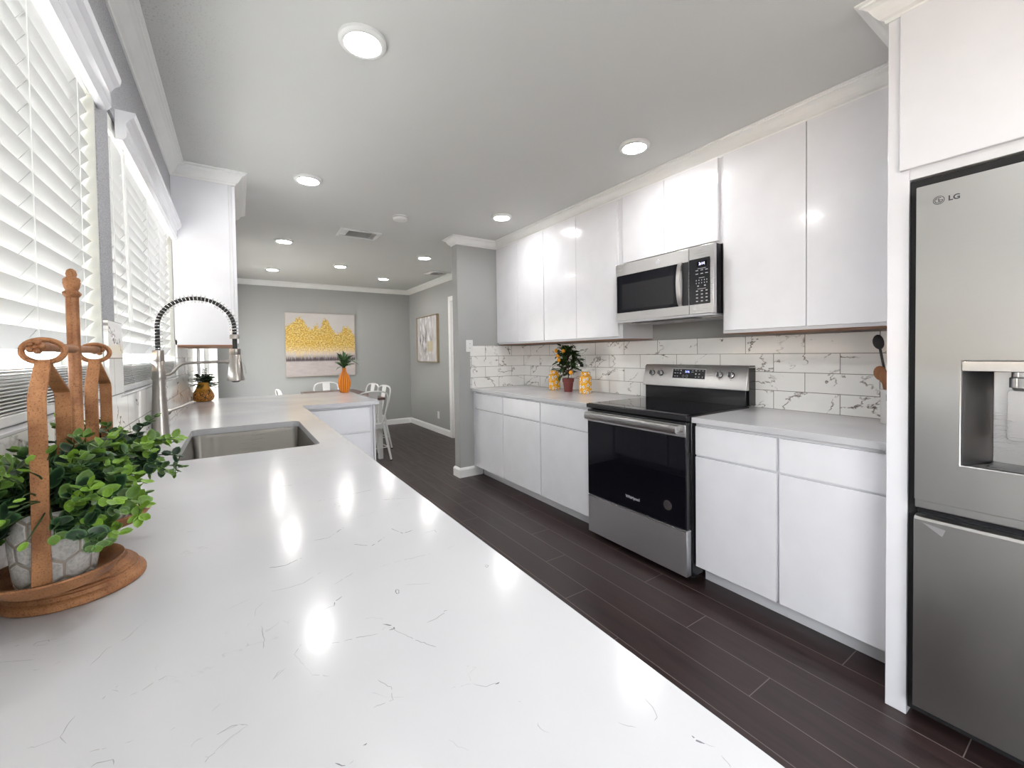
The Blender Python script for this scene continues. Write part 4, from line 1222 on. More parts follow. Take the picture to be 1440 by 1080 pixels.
for y0, y1 in ((1.41, 1.66), (1.79, 2.04)):
    gr = B('grease_filter', MX + .14, 2.52, y0, y1, MZ0 - .016, MZ0 - .0102, 'steel', mw, .002)
    for i in range(10):
        B('filter_rib', MX + .145, 2.515, y0 + .012 + i * .025, y0 + .018 + i * .025, MZ0 - .0185, MZ0 - .0162, 'steeld', gr)
B('vent_slot', MX + .03, MX + .11, 1.5, 1.98, MZ0 - .013, MZ0 - .0102, 'black', mw)
for i in range(2):
    B('work_lamp', MX + .04, MX + .10, 1.39 + i * .62, 1.46 + i * .62, MZ0 - .014, MZ0 - .0102, 'plas', mw, .001)

# ------------------------------------------------------------------ ceiling fixtures
lab_l = {(.425, 1.645): 'large round ceiling downlight over the counter nearest the camera, top of the picture', (.425, 3.11): 'round ceiling downlight above the sink end beside the hanging cabinet',
         (1.95, 1.645): 'round ceiling downlight in front of the microwave', (1.95, 3.10): 'round ceiling downlight near the grey partition and the corner wall cabinets',
         (.425, 4.87): 'round ceiling downlight left of the square air vent', (.425, 6.52): 'round dining ceiling downlight farthest left by the back wall',
         (1.165, 5.87): 'round ceiling downlight above the middle of the dining table', (1.94, 4.87): 'round ceiling downlight between the partition and the smoke alarm',
         (1.92, 6.52): 'round ceiling downlight nearest the back right dining corner',
         (.425, .18): 'round ceiling downlight above the camera on the window side',
         (.425, -1.3): 'added unseen round ceiling downlight behind the camera on the window side', (1.15, -1.3): 'added unseen round ceiling downlight behind the camera past the fridge'}  # the two behind the camera are added, unseen, to light the room
l0 = None
for (x, y), lb in lab_l.items():
    if l0 is None:
        l0 = thing('ceiling_downlight', lb, 'ceiling light', (x, y, ZC - .012), 'round ceiling downlights')
        MB().lathe([(.0655, -.0075), (.070, -.0095), (.080, -.0075), (.0865, -.0005), (.0865, .0115), (.0655, .0115), (.0655, -.0075)], (x, y, ZC - .012), 48).build('trim_ring', 'plas', l0)
        mb = MB(); mb.lathe([(.0652, -.0055), (.0652, -.0045)], (x, y, ZC - .012), 48, smooth=False); mb.build('diffuser', 'lamp', l0)
    else:
        dup(l0, (x, y, ZC - .012), lab=lb)
sd = thing('smoke_detector', 'white round smoke alarm on the ceiling between the downlights', 'smoke alarm', (1.205, 3.56, ZC - .032))
MB().lathe([(.052, .0), (.058, .003), (.062, .010), (.063, .020)], (1.205, 3.56, ZC - .032), 36).build('cover', 'plas', sd)
MB().lathe([(.060, .0202), (.060, .0235)], (1.205, 3.56, ZC - .032), 36).build('vent_gap', 'dark', sd)
MB().lathe([(.064, .0237), (.066, .0318)], (1.205, 3.56, ZC - .032), 36).build('base', 'plas', sd)
MB().lathe([(.003, -.0012), (.003, -.0002)], (1.225, 3.52, ZC - .0315), 10).build('indicator_light', 'ink', sd)
def vent(x, y, hx, hy, lb):
    z = ZC - .014
    t = thing('ceiling_vent', lb, 'vent', (x, y, z), 'white ceiling air vents')
    mb = MB(); b_ = .028
    mb.box(x - hx, x + hx, y - hy, y - hy + b_, z, z + .0138); mb.box(x - hx, x + hx, y + hy - b_, y + hy, z, z + .0138)
    mb.box(x - hx, x - hx + b_, y - hy + b_, y + hy - b_, z, z + .0138); mb.box(x + hx - b_, x + hx, y - hy + b_, y + hy - b_, z, z + .0138)
    mb.build('frame', 'plas', t, .003)
    B('duct', x - hx + b_, x + hx - b_, y - hy + b_, y + hy - b_, z + .012, z + .0138, 'duct', t)
    ix0, ix1 = x - hx + b_ + .001, x + hx - b_ - .001
    iy0, iy1 = y - hy + b_ + .001, y + hy - b_ - .001
    wx = (ix1 - ix0)
    for i in range(3):         # side louvres, both ends
        for s_ in (-1, 1):
            xc = x + s_ * (wx / 2 - .010 - i * .017)
            mb = MB(); mb.band([(xc, iy0, z + .006), (xc, iy1, z + .006)], Vector((s_ * .6, 0, .5)), .013, .001); mb.build('louvre', 'plas', t)
    for i in range(7):
        yc = iy0 + .012 + i * (iy1 - iy0 - .02) / 6.4
        mb = MB(); mb.band([(x - wx / 2 + .058, yc, z + .006), (x + wx / 2 - .058, yc, z + .006)], Vector((0, .7, .5)), .016, .001); mb.build('louvre', 'plas', t)
vent(1.02, 4.25, .19, .13, 'white louvred air vent in the kitchen ceiling before the partition')
vent(2.47, 5.72, .16, .13, 'white louvred air vent in the dining ceiling close to the right wall')

# ------------------------------------------------------------------ switches and outlets
sw = thing('wall_plate', 'white blank wall plate with two screws on the partition beside the tiles', 'wall plate', (2.015, 3.872, 1.29))
B('plate', 1.976, 2.054, 3.8625, 3.8715, 1.295, 1.418, 'plas', sw, .003)
for z in (1.335, 1.378):
    MB().tube([(2.018, 3.8624, z), (2.018, 3.8605, z)], .0035, 12).build('screw', 'ink', sw)
def outlet_x(x, y, z, lb, plug=False):
    t = thing('wall_outlet', lb, 'outlet', (x, y, z - .058))
    B('plate', x - .006, x - .0003, y - .036, y + .036, z - .058, z + .058, 'plas', t, .002)
    for dz in (.022, -.022):
        s_ = MB().prism([(y + .016 * math.cos(2 * PI * i / 16), z + dz + .014 * math.sin(2 * PI * i / 16)) for i in range(16)], 'x', x - .0075, x - .0062).build('socket', 'trim', t)
        for dy in (.006, -.006):
            B('slot', x - .0079, x - .0075, y + dy - .001, y + dy + .001, z + dz - .003, z + dz + .006, 'ink', s_)
    if plug:
        MB().prism(rrect(y - .014, y + .014, z - .038, z - .008, .007), 'x', x - .030, x - .0082).build('plug', 'blackp', t, .002)
    return t
outlet_x(XR, 6.32, .29, 'white electrical outlet low on the dining room wall under the small painting')
outlet_x(XR - .009, 2.90, 1.175, 'white outlet with a black plug on the tiles behind the potted citrus tree', True)
ol = thing('wall_outlet', 'white outlet plate on the tiles by the window, behind the carved gourd', 'outlet', (XL + .011, 3.75, 1.10))
B('plate', XL + .0103, XL + .016, 3.66, 3.78, 1.16, 1.275, 'plas', ol, .002)
for dy in (.03, -.03):
    B('switch_rocker', XL + .0161, XL + .019, 3.72 + dy - .017, 3.72 + dy + .017, 1.185, 1.25, 'trim', ol, .001)

# ------------------------------------------------------------------ paintings
PX0, PX1, PZ0, PZ1 = .648, 1.705, .950, 1.975
M['gold'] = mk_gold(PX0, PX1, PZ0, PZ1)
pt = thing('canvas_painting', 'large square canvas of golden trees over a dark bank, on the back dining wall', 'painting', ((PX0 + PX1) / 2, YB - .02, PZ0))
B('canvas', PX0, PX1, YB - .038, YB - .002, PZ0, PZ1, 'gold', pt, .002)
mb = MB()
for a in ((PX0 - .006, PX0 - .001, PZ0 - .006, PZ1 + .006), (PX1 + .001, PX1 + .006, PZ0 - .006, PZ1 + .006), (PX0 - .001, PX1 + .001, PZ0 - .006, PZ0 - .001), (PX0 - .001, PX1 + .001, PZ1 + .001, PZ1 + .006)):
    mb.box(a[0], a[1], YB - .040, YB - .002, a[2], a[3])
M['goldf'] = plain('pale canvas edge', (.55, .50, .42), .5)
mb.build('frame', 'goldf', pt)
QY0, QY1, QZ0, QZ1 = 6.24, 7.13, 1.145, 1.925
M['abs'] = mk_abs(QY0, QY1, QZ0, QZ1)
M['champ'] = plain('champagne frame', rgb(178, 160, 132), .35, .3)
pt = thing('framed_painting', 'small abstract grey and white painting in a champagne frame on the right dining wall', 'painting', (XR - .02, (QY0 + QY1) / 2, QZ0))
B('canvas', XR - .036, XR - .002, QY0 + .016, QY1 - .016, QZ0 + .016, QZ1 - .016, 'abs', pt)
mb = MB()
for a in ((QY0, QY0 + .010, QZ0, QZ1), (QY1 - .010, QY1, QZ0, QZ1), (QY0 + .010, QY1 - .010, QZ0, QZ0 + .010), (QY0 + .010, QY1 - .010, QZ1 - .010, QZ1)):
    mb.box(XR - .046, XR - .002, *a)
mb.build('frame', 'champ', pt, .001)

# ------------------------------------------------------------------ faucet
FB = Vector((-.281, 2.30, .9142))
fc = thing('kitchen_faucet', 'brushed nickel pull-down faucet with spring arch standing behind the sink', 'faucet', FB)
MB().lathe([(.034, 0), (.034, .006), (.032, .010), (.0315, .012), (.0215, .265), (.022, .268)], FB, 36).build('body', 'nickel', fc)
MB().lathe([(.0235, .2685), (.0245, .272), (.0245, .300), (.0235, .304)], FB, 32).build('collar', 'nickel', fc)
MB().lathe([(.0215, .3045), (.0215, .345), (.0208, .346), (.0212, .347), (.0200, .392)], FB, 32).build('riser', 'nickel', fc)
hx = .272           # reach of the arch
Z0 = .915
arc = []
z_s, z_top = 1.306, 1.538
Rr = hx / 2
for i in range(8): arc.append(Vector((FB.x, FB.y, z_s + (1.405 - z_s) * i / 8)))
for i in range(37):
    a = PI - PI * i / 36
    arc.append(Vector((FB.x + Rr + Rr * math.cos(a), FB.y, 1.405 + .128 * math.sin(a))))
for i in range(1, 5): arc.append(Vector((FB.x + hx, FB.y, 1.405 - .038 * i / 4)))
MB().tube(arc, .0085, 12).build('hose', 'rubber', fc)
# spring coil around the hose
def along(pts, s_):
    acc = 0
    for i in range(len(pts) - 1):
        L_ = (pts[i + 1] - pts[i]).length
        if acc + L_ >= s_ or i == len(pts) - 2:
            t_ = (s_ - acc) / L_
            return pts[i].lerp(pts[i + 1], t_), (pts[i + 1] - pts[i]).normalized()
        acc += L_
tot = sum((arc[i + 1] - arc[i]).length for i in range(len(arc) - 1))
turns = 40
sp = []
for i in range(turns * 14 + 1):
    s_ = tot * i / (turns * 14)
    p, t_ = along(arc, min(s_, tot - 1e-5))
    sd = Vector((0, 1, 0)); up = t_.cross(sd)
    a = 2 * PI * i / 14
    sp.append(p + (sd * math.cos(a) + up * math.sin(a)) * .0175)
MB().tube(sp, .0013, 5).build('spring', 'chrome', fc)
HX = FB.x + hx
MB().lathe([(.019, 1.357), (.0195, 1.360), (.0195, 1.373), (.018, 1.376)], (HX, FB.y, 0), 28).build('spring_collar', 'nickel', fc)
MB().tube([(HX, FB.y, 1.357), (HX, FB.y, 1.312)], .0095, 16).build('neck', 'rubber', fc)
hd = MB().lathe([(.0190, 1.3115), (.0215, 1.309), (.0215, 1.285), (.0208, 1.284), (.0218, 1.283), (.0300, 1.190), (.0345, 1.172), (.0340, 1.166), (.029, 1.164)], (HX, FB.y, 0), 32).build('spray_head', 'nickel', fc)
MB().lathe([(.012, 1.158), (.020, 1.1638)], (HX, FB.y, 0), 20).build('nozzle', 'rubber', hd)
mb = MB(); mb.band([(HX + .025, FB.y - .006, 1.252), (HX + .036, FB.y - .008, 1.228), (HX + .041, FB.y - .009, 1.196)], (0, 1, 0), .014, .004); mb.build('spray_lever', 'nickel', hd, .001)
arm = [(FB.x + .020, FB.y, 1.202), (FB.x + .035, FB.y, 1.203), (FB.x + .048, FB.y, 1.212), (FB.x + .062, FB.y, 1.232), (FB.x + .076, FB.y, 1.245), (FB.x + .095, FB.y, 1.250), (FB.x + .18, FB.y, 1.2525), (HX - .040, FB.y, 1.253), (HX - .026, FB.y, 1.253), (HX - .0225, FB.y, 1.253)]
MB().tube(arm, [.0075, .007, .0066, .0066, .0066, .0062, .0060, .0068, .0100, .0112], 14).build('docking_arm', 'nickel', fc)
MB().tube([FB + Vector((.012, .018, .122)), FB + Vector((.025, .037, .126))], .0125, 20).build('valve', 'nickel', fc)
MB().tube([FB + Vector((.025, .037, .126)), FB + Vector((.034, .051, .129)), FB + Vector((.095, .143, .149)), FB + Vector((.102, .153, .151))], [.006, .0055, .0070, .0055], 12).build('lever', 'nickel', fc)

# ------------------------------------------------------------------ foliage helpers
def leaf_round(mb, p, n_, u_, size, tone, cup=.25, asp=1.):
    """cupped rounded leaf: p base, u_ direction of growth, n_ normal"""
    u_ = u_.normalized(); n_ = (n_ - u_ * n_.dot(u_)).normalized(); s_ = u_.cross(n_)
    k = 9; c = p + u_ * size * .5 * asp
    vs = [c - n_ * size * cup * .5]
    for ring_, rr in ((0, .55), (1, 1.)):
        for i in range(k):
            a = 2 * PI * i / k
            du = math.cos(a); ds = math.sin(a)
            tip = 1 + (.12 if abs(a - 0) < .4 else 0)
            vs.append(c + u_ * du * size * .5 * rr * asp * tip + s_ * ds * size * .46 * rr + n_ * size * cup * (-.5 + .8 * rr * rr) * (1 - .35 * abs(du)))
    fs = [(0, 1 + i, 1 + (i + 1) % k) for i in range(k)] + [(1 + i, 1 + k + i, 1 + k + (i + 1) % k, 1 + (i + 1) % k) for i in range(k)]
    o = mb.add(vs, fs, 0, True)
    mb.at[o] = (tone, 0, 0)
    for i in range(k): mb.at[o + 1 + i] = (tone, .5, 0); mb.at[o + 1 + k + i] = (tone, 1., 0)
def leaf_long(mb, p, n_, u_, L_, wid, tone, bend=.25):
    u_ = u_.normalized(); n_ = (n_ - u_ * n_.dot(u_)).normalized(); s_ = u_.cross(n_)
    vs = []; K = 7
    for i in range(K):
        t_ = i / (K - 1)
        q = p + u_ * L_ * t_ - n_ * 0 + Vector((0, 0, -1)) * L_ * bend * t_ * t_
        ww = wid * max(.03, math.sin(PI * min(1, t_ * .92 + .08)) ** .8) * .5
        vs += [q - s_ * ww + n_ * ww * .25, q, q + s_ * ww + n_ * ww * .25]
    fs = []
    for i in range(K - 1):
        a = 3 * i
        fs += [(a, a + 1, a + 4, a + 3), (a + 1, a + 2, a + 5, a + 4)]
    o = mb.add(vs, fs, 0, True)
    for i in range(K):
        mb.at[o + 3 * i] = (tone, .9, 0); mb.at[o + 3 * i + 1] = (tone, .2, 0); mb.at[o + 3 * i + 2] = (tone, .9, 0)

def bushy(c, spread, nst, sz, seed, name_parent, avoid=None, wall=XL + .02, lim=None):
    """trailing eucalyptus-like plant: stems with paired round leaves; lime tips"""
    rr = random.Random(seed)
    fo = MB(); fo.leafy = True; fo.open = True
    stm = MB()
    for k in range(nst):
        az = 2 * PI * (k + rr.random() * .8) / nst * 1.0 + seed
        el = rr.choice((rr.uniform(-.1, .35), rr.uniform(.35, .9), rr.uniform(.8, 1.4), rr.uniform(.8, 1.4)))
        L_ = spread * rr.uniform(.62, 1.08) * (1. if el < .8 else .8)
        pts = []; dr = Vector((math.cos(az) * math.cos(el), math.sin(az) * math.cos(el), math.sin(el)))
        p = Vector(c) + Vector((math.cos(az), math.sin(az), 0)) * .02 + Vector((0, 0, -.012))
        n_ = 8
        for i in range(n_ + 1):
            pts.append(p.copy())
            dr = (dr + Vector((rr.uniform(-.16, .16), rr.uniform(-.16, .16), -.13 + rr.uniform(-.08, .08)))).normalized()
            p = p + dr * L_ / n_
            if p.x < wall: p.x = wall; dr.x = abs(dr.x) * .3
            if p.z < 1.035: p.z = 1.035; dr.z = .1
            if lim and p.x > lim: p.x = lim; dr.x = -.1
        stm.tube(pts, [.0011] * (n_ - 1) + [.0008, .0005], 5)
        limy = rr.random() < .5
        for i in range(1, n_ + 1):
            t_ = i / n_
            tg = (pts[i] - pts[i - 1]).normalized()
            sd = tg.cross(Vector((0, 0, 1)));
            if sd.length < .1: sd = Vector((1, 0, 0))
            sd.normalize()
            if i % 2: sd = (sd * .4 + tg.cross(sd)).normalized()
            s0 = sz * (1.12 - .68 * t_) * rr.uniform(.8, 1.15)
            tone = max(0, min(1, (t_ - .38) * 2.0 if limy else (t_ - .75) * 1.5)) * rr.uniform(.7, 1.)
            for sg in (-1, 1):
                u_ = (sd * sg + tg * rr.uniform(.3, .8) + Vector((0, 0, rr.uniform(-.1, .35)))).normalized()
                nrm = (tg * .5 + Vector((rr.uniform(-.3, .3), rr.uniform(-.5, .1), 1.))).normalized()
                q = pts[i] + u_ * s0 * .6
                if q.x < wall + .004: continue
                if abs(q.x - PXc) < .026 and any(q.y < ya_ and q.y > ya_ - .14 for ya_ in (.815,)): continue
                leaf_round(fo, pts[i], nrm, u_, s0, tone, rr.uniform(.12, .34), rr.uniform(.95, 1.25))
            if i == n_:
                leaf_round(fo, pts[i], Vector((0, -.3, 1)), tg, s0, min(1, tone + .2), .2, 1.2)
    stm.build('stems', 'stem', name_parent)
    return fo.build('foliage', 'leaf', name_parent)

# ------------------------------------------------------------------ two-pot balance stand
PXc = -.221; PYc = .955; CZ = .9142
stand = thing('plant_stand', 'rust-brown metal scale-shaped stand holding two potted greenery plants by the window', 'plant stand', (PXc, .925, CZ))
E_ = Matrix.Diagonal((1, 1.0, 1))
bc = (PXc, .925, CZ)
MB().lathe([(.081, 0), (.0835, .0025), (.0835, .008), (.0815, .0115), (.0775, .0135), (.0755, .0185), (.0735, .0195), (.0735, .0225), (.0700, .0238), (.0690, .0275), (.0630, .0295), (.0600, .0335), (.050, .0355), (.030, .0365)], bc, 56).build('base', 'copper', stand)
post = MB()
post.tube([(PXc, PYc, CZ + .033), (PXc, PYc, 1.372)], [.0088, .0082], 8); post.sm = [False] * len(post.sm)
o = post.build('post', 'copper', stand, .001)
mb = MB(); mb.lathe([(.0085, 1.3722), (.0112, 1.376), (.0100, 1.380), (.0075, 1.383), (.0095, 1.388), (.0108, 1.395), (.0085, 1.402), (.0060, 1.405), (.0070, 1.409), (.0055, 1.415), (.002, 1.418)], (PXc, PYc, 0), 14)
for i in range(4):
    a = PI / 4 + PI / 2 * i
    mb.ell((PXc + .0085 * math.cos(a), PYc + .0085 * math.sin(a), 1.378), .0042, .0042, .0032, 8, 6)
    mb.ell((PXc + .0070 * math.cos(a + .5), PYc + .0070 * math.sin(a + .5), 1.395 + .004 * (i % 2)), .0045, .0045, .005, 8, 6)
mb.build('finial', 'copper', stand)
mb = MB(); ZB = 1.289
mb.tube([(PXc, .798, ZB), (PXc, .812, ZB), (PXc, .86, ZB), (PXc, PYc, ZB), (PXc, 1.03, ZB), (PXc, 1.078, ZB), (PXc, 1.088, ZB)], [.0055, .0068, .0058, .0072, .0058, .0066, .005], 14)
for y in (.798, 1.092):
    for i in range(5):
        a = 2 * PI * i / 5
        mb.ell((PXc + .0058 * math.cos(a), y + .002, ZB + .0058 * math.sin(a)), .0044, .006, .0044, 8, 6)
mb.build('crossbar', 'copper', stand)
def hanger(ry, ya, yb):
    # ring
    mb = MB()
    ringp = [(PXc + .0205 * math.cos(2 * PI * i / 28), ry - .012 if False else ry, 1.2835 + .0155 * math.sin(2 * PI * i / 28)) for i in range(28)]
    mb.tube(ringp, .0036, 8, closed=True)
    rg_ = mb.build('hanging_ring', 'copper', stand)
    for s_ in (-1, 1):
        ye = ya if s_ < 0 else yb
        mb = MB()
        mb.band([(PXc, ry + s_ * .0025, 1.271), (PXc, ry + s_ * .006, 1.262), (PXc, ry + (ye - ry) * .95, 1.224), (PXc, ye, 1.214), (PXc, ye, 1.15), (PXc - .001, ye, 1.02), (PXc - .002, ye, SZ - .001)], (1, 0, 0), [.014, .0165, .0175, .0175, .0175, .0175, .020], .0032)
        mb.build('strap', 'copper', stand, .0008)
    return rg_
SZ = .9675
def saucer(yc):
    MB().lathe([(.001, SZ - .012), (.044, SZ - .012), (.050, SZ - .009), (.056, SZ - .001), (.064, SZ + .007), (.0705, SZ + .0085), (.0715, SZ + .006), (.066, SZ - .001), (.060, SZ - .009), (.052, SZ - .0145), (.042, SZ - .0165), (.001, SZ - .0165)], (PXc - .003, yc, 0), 56).build('saucer', 'copper', stand)
Y_N, Y_F = .846, 1.090
hanger(.826, .7975, .8955); hanger(1.070, 1.040, 1.139)
saucer(.860); saucer(1.100)
for yc, lb in ((Y_N, 'potted greenery in a hexagon pattern pot, nearer of the two on the metal stand'), (Y_F, 'potted greenery spilling over its pot, farther of the two on the metal stand')):
    z0 = SZ - .0118
    pp = thing('potted_plant', lb, 'potted plant', (PXc, yc, z0), 'potted greenery on the metal stand')
    h = 1.067 - z0
    prof = [(.001, 0), (.0375, 0), (.0385, .001), (.0420, h * .2), (.0455, h * .55), (.0465, h * .85), (.0458, h), (.0432, h), (.0425, h - .012), (.001, h - .012)]
    mb = MB(); mb.lathe(prof, (PXc, yc, z0), 64, cyl=True); mb.build('pot', 'pot', pp)
    MB().lathe([(.001, h - .0118), (.0418, h - .0118), (.03, h - .002), (.001, h + .006)], (PXc, yc, z0), 24).build('moss', 'soil', pp)
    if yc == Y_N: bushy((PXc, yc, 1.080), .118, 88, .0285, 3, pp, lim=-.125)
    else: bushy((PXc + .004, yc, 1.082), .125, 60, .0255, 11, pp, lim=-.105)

# ------------------------------------------------------------------ orange vase on the peninsula
VX, VY = .868, 4.32
va = thing('flower_vase', 'orange ribbed ceramic vase with spiky green leaves on the far end of the counter', 'vase', (VX, VY, .9142))
vp = [(.001, 0), (.036, 0), (.040, .004), (.048, .03), (.0565, .06), (.0600, .09), (.0565, .125), (.045, .160), (.030, .188), (.0205, .210), (.0185, .225), (.020, .236), (.0205, .240), (.016, .240), (.0155, .22), (.001, .21)]
mb = MB(); mb.lathe(vp, (VX, VY, .9142), 120, ribs=(16, .085), cyl=True); mb.build('body', 'vase', va)
mb = MB(); mb.leafy = True; mb.open = True; rr = random.Random(5)
for i in range(70):
    az = rr.uniform(0, 2 * PI); el = rr.uniform(.35, 1.5)
    u_ = Vector((math.cos(az) * math.cos(el), math.sin(az) * math.cos(el), math.sin(el)))
    leaf_long(mb, Vector((VX, VY, 1.148)) + Vector((u_.x, u_.y, 0)) * .004 + Vector((0, 0, rr.uniform(0, .07))), Vector((rr.uniform(-.3, .3), rr.uniform(-.3, .3), 1)) - u_ * .3, u_, rr.uniform(.13, .225), rr.uniform(.012, .022), rr.uniform(0, .9), rr.uniform(.15, .6))
mb.build('leaves', 'grass', va)
MB().tube([(VX, VY, 1.13), (VX, VY, 1.22)], [.008, .004], 8).build('stem', 'stem', va)

# carved gourd planter
GX, GY = -.243, 4.28
go = thing('gourd_planter', 'small ochre gourd-shaped planter with carved scrolls and dark greenery at the counter corner', 'planter', (GX, GY, .9142))
mb = MB(); mb.lathe([(.001, 0), (.05, 0), (.064, .006), (.074, .025), (.076, .045), (.070, .065), (.058, .088), (.047, .110), (.041, .132), (.036, .150), (.030, .158), (.026, .156), (.001, .150)], (GX, GY, .9142), 40, cyl=True); mb.build('body', 'pear', go)
mb = MB(); mb.leafy = True; mb.open = True; st_ = MB()
for i in range(34):
    az = rr.uniform(0, 2 * PI); el = rr.uniform(-.25, 1.1)
    u_ = Vector((math.cos(az) * math.cos(el), math.sin(az) * math.cos(el), math.sin(el)))
    p0 = Vector((GX, GY, 1.068)); p1 = p0 + u_ * rr.uniform(.062, .098) + Vector((0, 0, -.035 * rr.random()))
    st_.tube([p0, p0.lerp(p1, .5) + Vector((0, 0, .006)), p1], .001, 4)
    for t_ in (.5, .75, 1.):
        for sg in (-1, 1):
            s2 = u_.cross(Vector((0, 0, 1)))
            if s2.length < .05: s2 = Vector((1, 0, 0))
            leaf_round(mb, p0.lerp(p1, t_), Vector((rr.uniform(-.3, .3), -.4, 1)), (s2.normalized() * sg + u_ * .7), .024, rr.uniform(0, .5) * (u_.x > .5) + rr.uniform(0, .12), .2, 1.15)
p0 = Vector((GX + .005, GY, 1.07)); p1 = p0 + Vector((.006, 0, .105)); st_.tube([p0, p1], .0012, 4)
for i in range(5):
    for sg in (-1, 1): leaf_round(mb, p0.lerp(p1, .45 + .13 * i), Vector((0, -.4, 1)), Vector((sg, 0, .6)), .020, .05, .2, 1.1)
mb.build('foliage', 'leafd', go); st_.build('stems', 'stem', go)

# ------------------------------------------------------------------ yellow jars and citrus tree
def jar(y, x, lb):
    t = thing('ginger_jar', lb, 'jar', (x, y, .9142), 'yellow blossom jars left of the range')
    prof = [(.001, 0), (.050, 0), (.054, .004), (.055, .012), (.0545, .120), (.055, .136), (.050, .150), (.040, .154), (.040, .160), (.001, .160)]
    mb = MB(); mb.lathe(prof, (x, y, .9142), 48, cyl=True); mb.build('body', 'jar', t)
    mb = MB(); mb.lathe([(.039, .1605), (.043, .163), (.0435, .184), (.041, .189), (.001, .190)], (x, y, .9142), 40, cyl=True); mb.build('lid', 'jar', t)
    return t
jar(3.155, 2.56, 'yellow jar with white blossoms left of the potted citrus tree')
jar(2.690, 2.53, 'yellow jar with white blossoms between the potted citrus tree and the range')
TX, TY = 2.52, 2.905
ci = thing('citrus_tree', 'small citrus tree with orange fruit in a red clay pot between the jars', 'potted tree', (TX, TY, .9142))
MB().lathe([(.001, 0), (.036, 0), (.037, .002), (.047, .088), (.052, .089), (.055, .122), (.050, .123), (.048, .112), (.001, .110)], (TX, TY, .9142), 36).build('pot', 'terra', ci)
MB().lathe([(.001, .1102), (.0478, .1122), (.03, .118), (.001, .122)], (TX, TY, .9142), 20).build('soil', 'soil', ci)
rr = random.Random(21)
tr = MB(); tr.tube([(TX, TY, 1.03), (TX + .003, TY - .004, 1.08), (TX, TY + .002, 1.13), (TX + .004, TY, 1.22), (TX, TY + .004, 1.30)], [.005, .0045, .004, .003, .0015], 8)
lf = MB(); lf.leafy = True; lf.open = True
for i in range(84):
    zb = rr.uniform(1.075, 1.28); az = rr.uniform(0, 2 * PI); el = rr.uniform(-.3, 1.1)
    u_ = Vector((math.cos(az) * math.cos(el), math.sin(az) * math.cos(el), math.sin(el)))
    p0 = Vector((TX, TY, zb)); L_ = rr.uniform(.07, .145) * (1 - .25 * abs(zb - 1.18) / .1)
    p1 = p0 + u_ * L_; p1.z = min(p1.z, 1.345); p1.x = min(p1.x, 2.66)
    tr.tube([p0, p0.lerp(p1, .5) + Vector((0, 0, .005)), p1], [.0018, .0014, .001], 5)
    for t_ in (.45, .7, 1.):
        az2 = rr.uniform(0, 2 * PI)
        v_ = (u_ + Vector((math.cos(az2), math.sin(az2), rr.uniform(-.6, .6))) * .8).normalized()
        q = p0.lerp(p1, t_)
        if (q + v_ * .045).z > 1.362: v_.z = -abs(v_.z)
        if (q + v_ * .045).x > 2.695: v_.x = -abs(v_.x)
        leaf_long(lf, q, Vector((rr.uniform(-.5, .3), rr.uniform(-.6, .2), 1)), v_, rr.uniform(.045, .068), rr.uniform(.024, .031), rr.uniform(0, .8), .15)
tr.build('trunk', 'bark', ci); lf.build('leaves', 'leafd', ci)
for (dx_, dy_, z_) in ((-.085, .040, 1.245), (-.080, .034, 1.205), (-.075, -.028, 1.285), (-.06, .095, 1.290), (-.07, -.115, 1.095)):
    fq = MB().ell((TX + dx_, TY + dy_, z_), .017, .017, .020, 14, 8).build('fruit', 'lemon', ci)

# ------------------------------------------------------------------ utensil crock next to the fridge panel
UX, UY = 2.585, .645
cr = thing('utensil_crock', 'white ceramic crock of wooden utensils half hidden by the tall fridge panel', 'crock', (UX, UY, .9142))
MB().lathe([(.001, 0), (.056, 0), (.058, .003), (.0585, .148), (.060, .150), (.060, .160), (.056, .161), (.055, .012), (.001, .010)], (UX, UY, .9142), 36).build('body', 'plas', cr)
mb = MB(); n_ = 10
a0, a1 = math.radians(178), math.radians(238)
mb.open = True
for i in range(n_):
    a, b = a0 + (a1 - a0) * i / n_, a0 + (a1 - a0) * (i + 1) / n_
    mb.add([(UX + .0589 * math.cos(q), UY + .0589 * math.sin(q), z) for q, z in ((a, 1.01), (b, 1.01), (b, 1.065), (a, 1.065))], [(0, 1, 2, 3)])
mb.build('label_panel', 'trim', cr)
text('R', .046, (UX - .0602, UY + .012, 1.038), '-x', 'ink', cr, 'letter')
def spoon(dx_, dy_, tx, ty, L_, rw, lb, nm='wooden_spoon', mat='spoon', kind='spoon', fork=False):
    b0 = Vector((UX + dx_ * .3, UY + dy_ * .3, .93)); dr = Vector((tx, ty, 1)).normalized()
    t_ = b0 + dr * L_
    mb = MB(); mb.tube([b0, b0.lerp(t_, .75), t_ - dr * .02], [.0045, .005, .0055], 10)
    up = dr; sd = Vector((0, 1, 0)); nn = up.cross(sd).normalized(); sd = nn.cross(up).normalized()
    vs, fs = [], []; K = 9; J = 12
    for j in range(K):
        a = PI * j / (K - 1)
        cz = -math.cos(a); rr_ = max(.02, math.sin(a))
        for i in range(J):
            b = 2 * PI * i / J
            vs.append(t_ + up * (.036 * cz) + sd * (rw * rr_ * math.cos(b)) + nn * (.005 * rr_ * math.sin(b) + .006 * rr_ * rr_))
    fs = [(j * J + i, j * J + (i + 1) % J, (j + 1) * J + (i + 1) % J, (j + 1) * J + i) for j in range(K - 1) for i in range(J)] + [tuple(range(J))[::-1], tuple((K - 1) * J + i for i in range(J))]
    mb.add(vs, fs, 0, True)
    return mb.build(nm, mat, tag=(lb, kind, 'utensils in the white crock'))
spoon(-.08, .03, -.02, .19, .225, .026, 'brown wooden spoon leaning farthest left in the white crock')
